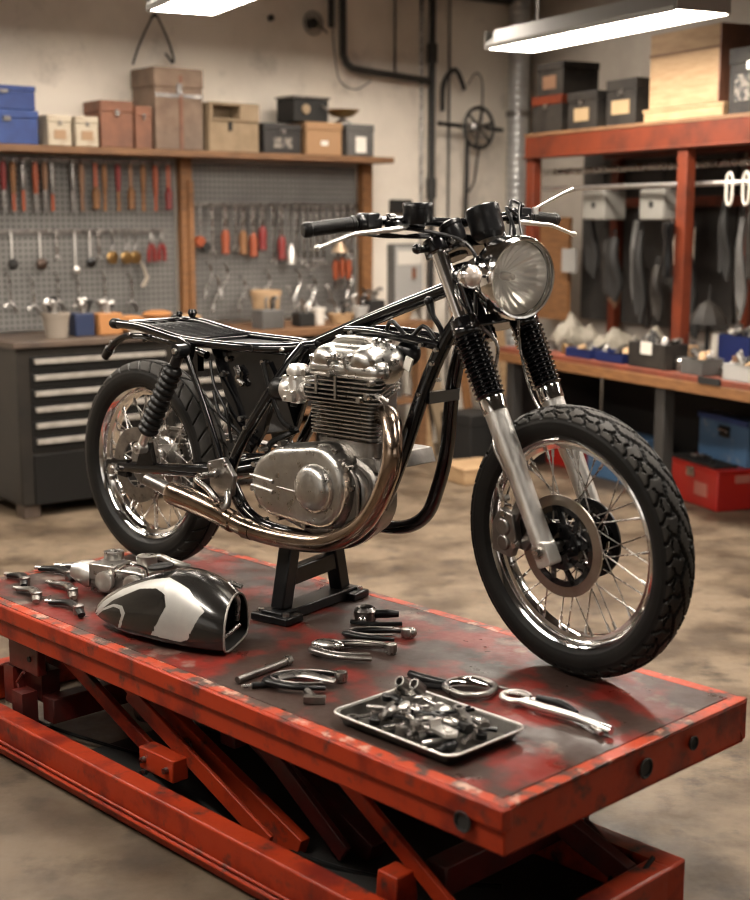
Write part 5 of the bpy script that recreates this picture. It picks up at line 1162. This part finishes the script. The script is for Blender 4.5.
ob('stem', G().cyl((0, 0, 0), (0, 0, .28), .012, n=10).lathe([(.001, 0), (.07, 0), (.06, .015), (.001, .02)], (0, 0, 0), (0, 0, 1), 20), DARK, t); ob('shade', G().lathe([(.11, .21), (.095, .25), (.05, .31), (.02, .33), (.001, .34)], (0, 0, 0), (0, 0, 1), 10), BK, t, ang=20); ob('finial', G().tube([(0, 0, .33), (.01, 0, .42)], [.008, .004], 8), DARK, t)
t = rob('metal_strip', 'long pale strip lying across the crumpled sheets', 'strip', G().box((0, 0, 0), (.42, .03, .012)), PAPER, -6.02, .56, ZT + .007)
q9 = random.Random(31); prev = {}
XT = [(-6.76, .05), (-6.66, .16), (-6.60, .06), (-6.56, .18), (-5.83, .22), (-5.12, .20), (-4.70, .04), (-4.62, .24), (-4.60, .08), (-6.10, .62), (-5.93, .70), (-4.55, .42), (-7.02, .34)]
XT = [(x, y) for x, y in XT if (x, y) not in ((-5.83, .22),)]
XC = {'grey': CAST, 'pale': mat('white_wrap'), 'rusty': RUSTW, 'dark': DSTEEL, 'black': BK}
for i, (s_, of) in enumerate(sorted(XT)):
    cn_ = ['grey', 'rusty', 'dark', 'pale', 'grey', 'black'][i % 6]
    t = RT('loose_casting', '%s machine casting on the rack bench, %s of the castings from the far end' % (cn_, ORD[i]), 'machine part', s_, of, ZT, None, q9.uniform(-.4, .4))
    r = q9.uniform(.028, .045); h = q9.uniform(.05, .10)
    ob('casting_body', G().lathe([(.001, 0), (r, 0), (r * .9, h * .5), (r * .5, h * .6), (r * .55, h), (.001, h)], (0, 0, 0), (0, 0, 1), 10), XC[cn_], t, ang=25)
    ob('flange', G().box((0, 0, h * .30), (r * 1.9, r * .9, h * .14)), STEEL if i % 2 else XC[cn_], t, .002)
# tool boxes under the bench
t = thing('red_toolbox', 'bright red metal toolbox on the floor under the rack bench, carrying a blue case', 'toolbox', (1.842, 7.235, 0), ER - R(8))
ob('body', G().box((0, 0, .104), (.54, .30, .204)), REDB, t, .008)
ob('top_tray', G().box((0, 0, .213), (.55, .31, .014)), REDB, t, .004); ob('tools', G().box((-.02, -.06, .226), (.46, .14, .014)), DARK, t)
ob('clasp', G().box((.02, -.156, .18), (.07, .012, .05)), STEEL, t, .002); ob('badge', G().box((.12, -.1525, .10), (.12, .004, .07)), mat('faded_pink', (.36, .12, .09), .6), t); ob('badge', G().box((.272, .02, .17), (.004, .12, .04)), mat('faded_pink'), t)
ob('loose_part', G().tube([(-.12, -.06, .240), (0, -.04, .250), (.12, -.08, .242)], .010, 8, 3), STEEL, t)
_y = Vector((.943, .332, 0)) * .085
t = thing('blue_toolbox', 'dusty blue steel case standing on edge on top of the red toolbox', 'toolbox', (1.842 + _y.x, 7.235 + _y.y, .2205), ER - R(8))
ob('body', G().box((.03, 0, .125), (.46, .11, .245)), BLUEG, t, .006); ob('rim', G().box((.03, -.058, .235), (.47, .012, .03)), BLUE, t, .003); ob('handle_recess', G().box((.05, -.057, .17), (.10, .006, .06)), DARK, t); ob('handle', G().tube([(.015, -.065, .17), (.02, -.075, .18), (.08, -.075, .18), (.085, -.065, .17)], .006, 8), STEEL, t)
for i, (s_, of, w_, h, m, lb) in enumerate(((-6.35, .50, .36, .25, BLUEG, 'low blue box deep under the rack bench, beyond the front tyre'), (-5.98, .50, .3, .16, BRC, 'weathered brown box deep under the rack bench'), (-6.80, .50, .34, .28, REDB, 'red box on the floor under the far end of the rack bench'), (-6.70, -.35, .3, .10, WOODL, 'low wooden box on the floor before the far end of the bench'))):
    t = RT('floor_crate', lb, 'box', s_, of, .001); ob('body', G().box((0, 0, h * .4), (w_, .3, h * .8)), m, t, .006); ob('lid', G().box((0, 0, h * .9), (w_ * 1.02, .31, h * .18)), m, t, .006)

# ---------------------------------------------------------------- things lying on the lift table
def TT(name, lab, cat, x, y, rz=0., z=0., grp=None): return thing(name, lab, cat, TP(x, y, z + .0006), TR + rz, grp)
# support stand under the engine
t = thing('engine_support_stand', 'black steel A-legged stand propping up the motorcycle under its engine', 'stand', B0 + bd * .745 + bl * -.03, BR + R(7))
ob('foot_bar', G().box((0, 0, .017), (.075, .36, .030)), SATIN, t, .004)
for s in (-1, 1):
    ob('foot_pad', G().box((0, s * .155, .012), (.13, .075, .022)), SATIN, t, .004)
    ob('leg', G().beam((0, s * .135, .03), (0, s * .095, .203), .045, .045, up=(0, 1, 0)), SATIN, t, .005)
    ob('bolt', G().bolts([(.045, s * .17, .022), (-.045, s * .17, .022)], (0, 0, 1), .011, .010), STEEL, t)
ob('cross_tie', G().beam((0, -.115, .115), (0, .112, .122), .035, .05), SATIN, t, .004)
ob('saddle', G().box((0, 0, .205), (.06, .22, .016)), SATIN, t, .003)
# fuel tank
TKX = -1.535; al = R(-8)
tk = TT('fuel_tank', 'black motorcycle fuel tank with broad silver side stripe lying on the red table', 'fuel tank', -1.578, .098, R(18), .0045)
P1 = [(.02, .55), (.10, .80), (.24, .92), (.42, .95), (.60, .93), (.76, .86), (.88, .68), (.86, .60), (.79, .20), (.74, .14), (.54, .16), (.60, .38), (.645, .60), (.62, .74), (.54, .82), (.40, .85), (.20, .74), (.07, .52)]
P2 = [(.02, .42), (.11, .60), (.22, .66), (.30, .60), (.33, .46), (.29, .16), (.265, .15), (.30, .42), (.28, .54), (.22, .60), (.12, .54), (.04, .38)]
def inside(p, P):
    c = False; n = len(P)
    for i in range(n):
        (x1_, y1_), (x2_, y2_) = P[i], P[i - 1]
        if (y1_ > p[1]) != (y2_ > p[1]) and p[0] < (x2_ - x1_) * (p[1] - y1_) / (y2_ - y1_) + x1_: c = not c
    return c
def tank_surface(shrink=0., n=150, m=120, stripe=True):
    g = G(); L0, L1 = .018, .50; UV = []
    for i in range(n + 1):
        u = i / n
        if shrink: u = .35 + .65 * u
        x = L0 + (L1 - L0) * u
        w_ = .012 + .105 * min(1, (u / .62)) ** .54 * (1 - .22 * max(0, (u - .75) / .25) ** 2)
        h = .020 + .165 * min(1, (u / .60)) ** .50 * (1 - .30 * max(0, (u - .66) / .34) ** 1.8)
        w_ -= shrink; h -= shrink
        zb = .030 * (1 - min(1, u / .35)) ** 1.5
        for j in range(m):
            a = 2 * pi * j / m; ca, sa = math.cos(a), math.sin(a)
            yy = w_ * math.copysign(abs(ca) ** (.98 if sa > 0 else .75), ca)
            if sa >= 0: zz = zb + (h - zb) * (.30 + .70 * sa ** .88)
            else: zz = zb + (h - zb) * (.30 - .30 * abs(sa) ** .35)
            xs = x - .055 * (u ** 3) * (yy + .10) / .2       # rear end cut at an angle
            g.v.append((xs, yy, max(zz, .0) + shrink * .3)); UV.append((u, zz / h))
    for i in range(n):
        for j in range(m):
            f = (i * m + j, i * m + (j + 1) % m, (i + 1) * m + (j + 1) % m, (i + 1) * m + j); g.f.append(f)
            c = [sum(UV[q][k] for q in f) / 4 for k in range(2)]
            s_ = stripe and (inside(c, P1) or inside(c, P2))
            g.m.append(1 if s_ else 0)
    if not shrink: g.f.append(tuple(range(m))); g.m.append(0)
    return g
TBLK = mat('tank_black', (.007, .0065, .006), .22, coat=.4, c2=(.011, .010, .009), scale=5, rvar=.05)
TSIL = mat('tank_silver', (.38, .37, .35), .38, .35, c2=(.30, .29, .275), scale=9)
body = ob('tank_shell', tank_surface(n=320, m=320), [TBLK, TSIL], tk, ang=60)
ob('tank_inside', tank_surface(.007, 30, 60, False), DARK, tk, ang=60)
rim_pts = []; src = tank_surface(0, 10, 72, False).v; rim_pts = src[10 * 72: 11 * 72]
ob('rim_seam', G().tube(rim_pts, .0030, 8, closed=True), mat('pale_seam', (.26, .24, .22), .4, .5), tk, ang=60)
ob('filler_hole', G().lathe([(.034, -.004), (.036, .002), (.032, .005), (.028, .002), (.027, -.001), (.001, -.002)], (.235, .0, .181), (-.12, 0, 1), 32), DARK, tk)
ob('mount_bracket', G().tube([(.40, -.05, .10), (.43, -.02, .13), (.455, .03, .12), (.44, .05, .05)], .008, 8, 4).tube([(.36, -.06, .03), (.44, -.04, .02), (.47, .02, .05)], .006, 8, 4).tube([(.42, .05, .15), (.455, .055, .14)], .007, 8), STEEL, tk)
# tray of parts
tr = TT('parts_tray', 'shallow rectangular steel tray heaped with small tools', 'tray', -.375, .178, 0)
g = G(); a_, b_ = .162, .102
def loop(hx, hy, z, r): return [(x, y, z) for x, y in rrect(-hx, hx, -hy, hy, r, 4)]
LV = [loop(a_, b_, .002, .02), loop(a_ + .012, b_ + .012, .025, .024), loop(a_ + .020, b_ + .020, .027, .028), loop(a_ + .020, b_ + .020, .024, .028), loop(a_ + .014, b_ + .014, .022, .024), loop(a_ + .003, b_ + .003, -.0005, .02)]
vs = [p for l_ in LV for p in l_]; n = len(LV[0]); fs = [(i * n + j, i * n + (j + 1) % n, (i + 1) * n + (j + 1) % n, (i + 1) * n + j) for i in range(5) for j in range(n)]
fs.append(tuple(range(n))); fs.append(tuple(5 * n + j for j in range(n)))
ob('pan', G().add(vs, fs), mat('tray_steel', (.20, .19, .175), .36, 1., c2=(.11, .10, .09), scale=12), tr, ang=35)
ob('rolled_edge', G().tube(loop(a_ + .020, b_ + .020, .026, .028), .0030, 8, closed=True), ALU, tr, ang=60)
kinds = []
def part_mesh(kind, q):
    g = G(); l_ = q.uniform(.048, .066)
    if kind == 'socket': g.lathe([(.0075, 0), (.014, 0), (.014, .03), (.0125, .034), (.009, .034), (.009, .012), (.0075, .012)], (0, 0, 0), (0, 0, 1), 20, closed=True); nm = 'socket'
    elif kind == 'spanner': g.tube([(-l_ / 2, 0, 0), (l_ / 2, 0, 0)], .0065, 8, flat=.6); g.lathe([(.007, -.004), (.014, -.004), (.014, .004), (.007, .004)], (-l_ / 2 - .01, 0, 0), (0, 0, 1), 16, closed=True); g.box((l_ / 2 + .008, .007, 0), (.022, .006, .007)); g.box((l_ / 2 + .008, -.007, 0), (.022, .006, .007)); g.box((l_ / 2 - .002, 0, 0), (.008, .018, .007))
    elif kind == 'bolt': g.cyl((-l_ / 2, 0, 0), (l_ / 2 - .01, 0, 0), .006, n=12); g.cyl((l_ / 2 - .012, 0, 0), (l_ / 2, 0, 0), .012, n=6)
    elif kind == 'lever': g.tube([(-l_ / 2, 0, 0), (-l_ / 4, .01, .003), (l_ / 4, .006, .003), (l_ / 2, -.012, 0)], [.012, .009, .008, .011], 10, 4, flat=.6); g.lathe([(.004, -.006), (.013, -.006), (.013, .006), (.004, .006)], (-l_ / 2, 0, 0), (0, 0, 1), 14, closed=True)
    elif kind == 'bracket': g.prism([(-.03, -.014), (.02, -.018), (.034, 0), (.02, .018), (-.03, .014)], -.004, .004, 'xy'); g.cyl((.012, 0, -.006), (.012, 0, .007), .009, n=14); g.box((-.032, 0, .008), (.006, .028, .024))
    elif kind == 'cap': g.ball((0, 0, 0), (.024, .016, .011), 16); g.cyl((-.02, 0, 0), (-.038, 0, -.001), .008, n=12)
    return g
q = random.Random(21)
MT = {'dark': DSTEEL, 'bright': STEEL, 'black': SATIN, 'pale': ALU}
items = []
for i in range(42):
    kind = ['spanner', 'lever', 'bolt', 'bracket', 'lever', 'bolt', 'cap', 'spanner'][i % 8]
    mk = ['dark', 'black', 'bright', 'dark', 'bright', 'pale', 'black', 'dark', 'bright', 'black', 'dark'][i % 11]
    ly, cc_, rw_ = i // 21, (i % 21) % 7, (i % 21) // 7
    a = pi / 2 + q.uniform(-.45, .45) if ly == 0 else q.uniform(-.5, .5) + (pi / 2 if cc_ in (1, 4) else 0)
    items.append((kind, mk, (-.123 + .041 * cc_) * (1 if ly == 0 else .82) + q.uniform(-.004, .004), (-.058 + .058 * rw_) * (1 if ly == 0 else .85), a))
items[29] = ('cap', 'pale', *items[29][2:]); items[33] = ('cap', 'bright', *items[33][2:])
nmz = {'spanner': 'small_spanner', 'lever': 'bent_lever', 'bolt': 'long_bolt', 'bracket': 'metal_bracket', 'cap': 'bulbous_fitting', 'socket': 'socket'}
def region(x, y):
    return {(-1, -1): 'by the near long rim', (1, -1): 'by the nearest tray corner', (-1, 1): 'towards the curved clamps', (1, 1): 'towards the locking pliers'}[(1 if x > 0 else -1, 1 if y > 0 else -1)]
cnt = {}
proto = {}
for i, (kind, mk, x, y, a) in enumerate(items):
    key = (kind, mk); z = .014 + .021 * (i // 21) + .003 * math.sin(i * 2.1)
    if key not in proto: proto[key] = ob(nmz[kind], part_mesh(kind, random.Random(i)), MT[mk], None, ang=40); o = proto[key]
    else: o = proto[key].copy(); COL.objects.link(o)
    p = TP(-.375 + x, .178 + y, z + .004); o.location = p; o.rotation_euler = (q.uniform(-.08, .08), q.uniform(-.08, .08), TR + a)
    rg = region(x, y); lay = ('at the bottom of the heap', 'on top of the heap')[i // 21]
    cnt.setdefault((kind, mk, rg, lay), []).append(o)
    wd = {'dark': 'dark steel', 'black': 'black', 'bright': 'bright steel', 'pale': 'pale aluminium'}[mk]
    tag(o, '%s %s %s, %s' % (wd, {'spanner': 'spanner', 'lever': 'bent lever', 'bolt': 'bolt', 'bracket': 'bracket', 'cap': 'knob', 'socket': 'socket'}[kind], lay, rg), 'small tool', 'loose tools in the steel tray')
for i, (x, y) in enumerate(((-.128, .066), (-.094, .078))):
    o = ob('socket', part_mesh('socket', q), DSTEEL, None, ang=40); o.location = TP(-.375 + x, .178 + y, .050); o.rotation_euler = (R(50), R(-10), TR + .2)
    tag(o, 'open-ended socket facing out of the tray, %s the table middle' % ('farther from', 'closer to')[i], 'socket', 'pair of sockets in the tray')
# locking pliers
t = TT('locking_pliers', 'long silver locking pliers with a round jaw lying near the front wheel', 'pliers', -.235, .445, R(-3))
g = G(); pts = [(-.155, 0, .012)]
ring_pts = [(-.120 + .032 * math.cos(k * pi / 8), .030 * math.sin(k * pi / 8), .014) for k in range(16)]
g.tube(ring_pts, .0085, 10, closed=True, flat=.8)
ob('jaw_ring', g, ALU, t, ang=60)
ob('jaw', G().tube([(-.14, .0, .016), (-.11, .012, .018), (-.085, .01, .016)], [.006, .010, .008], 10, 3), DSTEEL, t)
ob('handle', G().tube([(-.09, -.016, .014), (-.03, -.018, .018), (.05, -.006, .018), (.135, .0, .014)], [.009, .010, .009, .009], 10, 4), ALU, t, ang=60)
ob('handle', G().tube([(-.09, .014, .012), (-.02, .022, .014), (.06, .012, .012), (.15, -.022, .010)], [.008, .007, .006, .006], 10, 4), STEEL, t, ang=60)
ob('adjusting_screw', G().cyl((.13, 0, .014), (.16, .001, .013), .010, n=14), CHROME, t); ob('grip_pad', G().tube([(-.07, .018, .020), (0, .022, .024), (.05, .014, .020)], [.008, .010, .006], 10, 3), SATIN, t)
# triangular bracket
t = TT('triangular_bracket', 'black triangular ring bracket with a chrome edge between the tray and the front wheel', 'bracket', -.475, .420, R(8))
g = G(); g.tube([(-.045, -.03, .012), (.02, -.050, .012), (.060, -.01, .012), (.045, .045, .014), (-.02, .055, .014), (-.055, .015, .012)], .0085, 10, 4, closed=True); ob('ring', g, DSTEEL, t, ang=60)
ob('web', G().tube([(-.05, .0, .014), (-.01, .01, .026), (.035, .03, .018)], [.012, .020, .012], 10, 3, flat=.5).tube([(-.01, .01, .024), (.0, .05, .016)], [.014, .010], 10, flat=.6), CHROME, t, ang=60)
ob('grip', G().tube([(-.165, -.005, .012), (-.11, -.02, .014), (-.055, -.01, .014)], [.010, .013, .009], 12, 3), SATIN, t); ob('second_arm', G().tube([(-.12, -.05, .008), (-.06, -.03, .010), (-.03, -.03, .012)], .007, 8, 3), SATIN, t)
ob('pin', G().cyl((.05, .05, .010), (.10, .058, .008), .004, n=8), STEEL, t)
# curved clamps
def clamp(name, lab, x, y, rz, a_, b_, m1, m2, seed):
    t = TT(name, lab, 'clamp', x, y, rz); q = random.Random(seed)
    pts = [(a_ * math.cos(k * 2 * pi / 12), b_ * math.sin(k * 2 * pi / 12), .013 + .003 * math.sin(k)) for k in range(1, 11)]
    ob('curved_jaw', G().tube(pts, [.008, .011, .013, .012, .010, .011, .013, .012, .010, .008], 10, 3, flat=.7), m1, t, ang=60)
    ob('edge_strip', G().tube([(p[0] * .88, p[1] * .84, .022) for p in pts], .0030, 8, 3), DSTEEL, t, ang=60)
    ob('boss', G().lathe([(.001, -.013), (.015, -.012), (.017, 0), (.015, .012), (.001, .014)], (a_ * .8, b_ * .5, .0145), (0, 0, 1), 18), m2, t)
    return t
t = clamp('caliper_clamp', 'curved dark clamp with a small T-foot, closest to the steel rod', -.775, .180, R(42), .098, .056, SATIN, STEEL, 1)
ob('foot', G().tube([(.0, -.05, .010), (.02, -.09, .010), (.03, -.115, .010)], [.007, .008, .010], 10, 3).box((.032, -.12, .010), (.05, .02, .016)), DSTEEL, t, ang=60)
ob('inner_plate', G().tube([(-.07, .0, .016), (-.02, .02, .020), (.04, .0, .018), (.07, -.01, .016)], [.010, .018, .014, .010], 10, 4, flat=.5), DSTEEL, t, ang=60)
t = clamp('caliper_clamp', 'long curved clamp with a pale rounded lobe, middle one on the table', -.860, .415, R(35), .110, .062, DSTEEL, STEEL, 2)
ob('lobe', G().ball((-.075, .02, .018), (.045, .026, .015), 18), STEEL, t)
t = clamp('curved_lever', 'slender black curved lever with a knobbed end, farther from the table edge', -.915, .555, R(38), .090, .040, SATIN, STEEL, 3)
ob('knob', G().ball((.085, .02, .016), .015, 12), STEEL, t)
t = TT('small_carburettor', 'small black and chrome fitting lying farthest among the curved clamps', 'fitting', -1.045, .655, R(30))
ob('body', G().lathe([(.018, 0), (.03, .004), (.032, .03), (.022, .04), (.016, .036), (.014, .01)], (-.02, 0, 0), (0, 0, 1), 24, closed=True), DSTEEL, t); ob('spout', G().tube([(.0, .0, .02), (.04, .01, .022), (.07, .02, .02)], [.012, .013, .009], 12, 3), SATIN, t); ob('lug', G().ball((-.045, .015, .014), (.015, .012, .013), 12), CHROME, t); ob('lug', G().ball((-.02, -.035, .012), (.013, .01, .011), 12), CHROME, t); ob('arm', G().tube([(-.05, -.04, .006), (.02, -.05, .007), (.09, -.02, .006)], .006, 8, 3), SATIN, t)
# steel rod with a head
t = TT('steel_rod', 'plain steel rod with a nut head on the near edge of the table', 'rod', -.910, .155, R(97.5))
ob('shaft', G().cyl((-.09, 0, .010), (.085, 0, .010), .0088, n=16), DSTEEL, t); ob('head', G().cyl((.08, 0, .0125), (.098, 0, .0125), .013, n=6), STEEL, t)
t = TT('black_peg', 'short black peg lying between the rod and the curved clamp', 'peg', -.83, .10, R(60)); ob('peg_body', G().cyl((-.035, 0, .008), (.035, 0, .008), .0078, n=14), SATIN, t); ob('tip', G().cyl((-.06, 0, .008), (-.035, 0, .008), .005, n=10), STEEL, t)
# carburettor bank behind the tank
t = TT('carburettor_bank', 'silver cast carburettor body lying behind the fuel tank', 'carburettor', -1.755, .325, R(20))
g = G(); g.box((0, 0, .045), (.20, .10, .075)); g.box((-.05, -.015, .07), (.09, .09, .05)); g.stackp(rrect(-.10, .10, -.055, .055, .02), (0, 0), [(.075, 0), (.084, .004), (.086, .02)], 'xy')
ob('casting', g, CAST, t, .006)
for k in (-1, 1):
    ob('bore', G().lathe([(.020, -.01), (.028, -.008), (.030, .01), (.024, .012), (.020, .012)], (.05 * k + .02, -.065, .05), (0, -1, 0), 22), ALU, t)
    ob('float_bowl', G().lathe([(.001, -.012), (.024, -.01), (.030, .0), (.030, .03), (.001, .034)], (.06 * k, .02, .088), (0, 0, 1), 20), CAST, t)
ob('bell', G().lathe([(.040, .0), (.042, .015), (.034, .045), (.020, .07), (.001, .072)], (-.105, -.02, .050), (-1, -.3, .2), 28), ALU, t, ang=50)
ob('side_arm', G().tube([(.09, 0, .05), (.16, .01, .07), (.20, .05, .06), (.24, .06, .05)], [.016, .012, .012, .009], 10, 4), STEEL, t); ob('side_arm', G().tube([(.0, .05, .09), (.06, .08, .10), (.12, .06, .095), (.17, .08, .08)], [.012, .010, .012, .010], 10, 4), CAST, t)
ob('spring_clip', G().tube([(.02, -.06, .09), (.06, -.07, .11), (.10, -.05, .10), (.12, -.06, .07)], .005, 8, 4), CHROME, t)
for i, (x, y) in enumerate(((-.09, -.04), (-.09, .04), (.0, -.045), (.09, -.04), (.09, .045), (.03, .045))): ob('screw', G().bolts([(x, y, .086)], (0, 0, 1), .007, .006), STEEL, t)
# loose levers at the far-left end of the table
LEV = [(-2.03, .37, 18, .12, 'long silver-tipped lever nearest the table end'), (-2.05, .28, 6, .11, 'black lever lying across the middle of the lever group'), (-1.87, .19, -6, .11, 'short cranked lever next to the table edge'), (-1.70, .10, 4, .10, 'black lever by the nose of the fuel tank'), (-1.98, .47, 25, .12, 'dark lever beyond the carburettor body'), (-2.07, .15, -5, .085, 'thin lever lying at the very corner of the table end'), (-1.90, .09, -4, .09, 'dark lever on the red border beside the tank')]
for i, (x, y, a, l_, lab) in enumerate(LEV):
    t = TT('loose_lever', lab, 'lever', x, y, R(a), .0, 'loose levers on the table end')
    ob('lever_arm', G().tube([(-l_, 0, .010), (-l_ * .4, .018, .016), (l_ * .3, .0, .018), (l_ * .8, -.022, .012)], [.013, .016, .013, .011], 10, 4, flat=.6), SATIN if i % 2 else DSTEEL, t, ang=60)
    ob('tip', G().tube([(-l_ * 1.15, -.006, .012), (-l_ * .85, .006, .013)], [.009, .010], 10, flat=.7), STEEL, t, ang=60)
    ob('pivot', G().lathe([(.001, -.012), (.015, -.012), (.016, .012), (.001, .016)], (l_ * .35, 0, .015), (0, 0, 1), 16), DSTEEL, t)

# ---------------------------------------------------------------- tidy up: one piece per mesh where pieces are countable, no deeper than sub-parts
import bmesh
def split_loose(o):
    bm = bmesh.new(); bm.from_mesh(o.data); seen = set(); isl = []
    bm.verts.ensure_lookup_table()
    for v in bm.verts:
        if v.index in seen: continue
        st = [v]; seen.add(v.index); cur = []
        while st:
            x = st.pop(); cur.append(x.index)
            for e in x.link_edges:
                y = e.other_vert(x)
                if y.index not in seen: seen.add(y.index); st.append(y)
        isl.append(set(cur))
    bm.free()
    if len(isl) < 2: return
    me = o.data; V = [tuple(v.co) for v in me.vertices]; F = [tuple(p.vertices) for p in me.polygons]
    for k, I in enumerate(isl):
        idx = {v: n_ for n_, v in enumerate(sorted(I))}
        g = G(); g.v = [V[v] for v in sorted(I)]; g.f = [tuple(idx[v] for v in f) for f in F if f[0] in I]
        if k == 0: base_ = (g, o)
        n_ = ob(o.name.split('.')[0], g, me.materials[0], o.parent); n_.matrix_local = o.matrix_local.copy()
        if o.get('label'): n_['label'] = o['label']
    nm = o.name
    bpy.data.objects.remove(o)
bpy.context.view_layer.update()
SPLIT = ('bolt', 'head_bolt', 'cover_bolt', 'frame_bolt', 'switch_bolt', 'control_cable', 'hydraulic_hose', 'chain', 'rubber_end', 'wiring', 'breather_hose', 'linkage_rod', 'bracket', 'mount_bolt', 'oil_pipe', 'limit_block', 'mount_bracket', 'duct_strap', 'intake_rubber', 'headlight_bracket', 'caliper_bolt', 'knob')
for o in list(COL.objects):
    if o.type == 'MESH' and o.parent and o.name.split('.')[0] in SPLIT: split_loose(o)
bpy.context.view_layer.update()
def chain_of(o):
    c = [o]
    while c[-1].parent: c.append(c[-1].parent)
    return c[::-1]
for o in list(COL.objects):
    c = chain_of(o)
    if len(c) > 3:
        M = c[2].matrix_local.copy()
        for x in c[3:]: M = M @ x.matrix_local
        o['_m'] = [v for r in M for v in r]
for o in list(COL.objects):
    if '_m' in o:
        c = chain_of(o); v = list(o['_m']); par = c[1]
        o.parent = par; o.matrix_local = Matrix([v[i * 4:i * 4 + 4] for i in range(4)]); del o['_m']
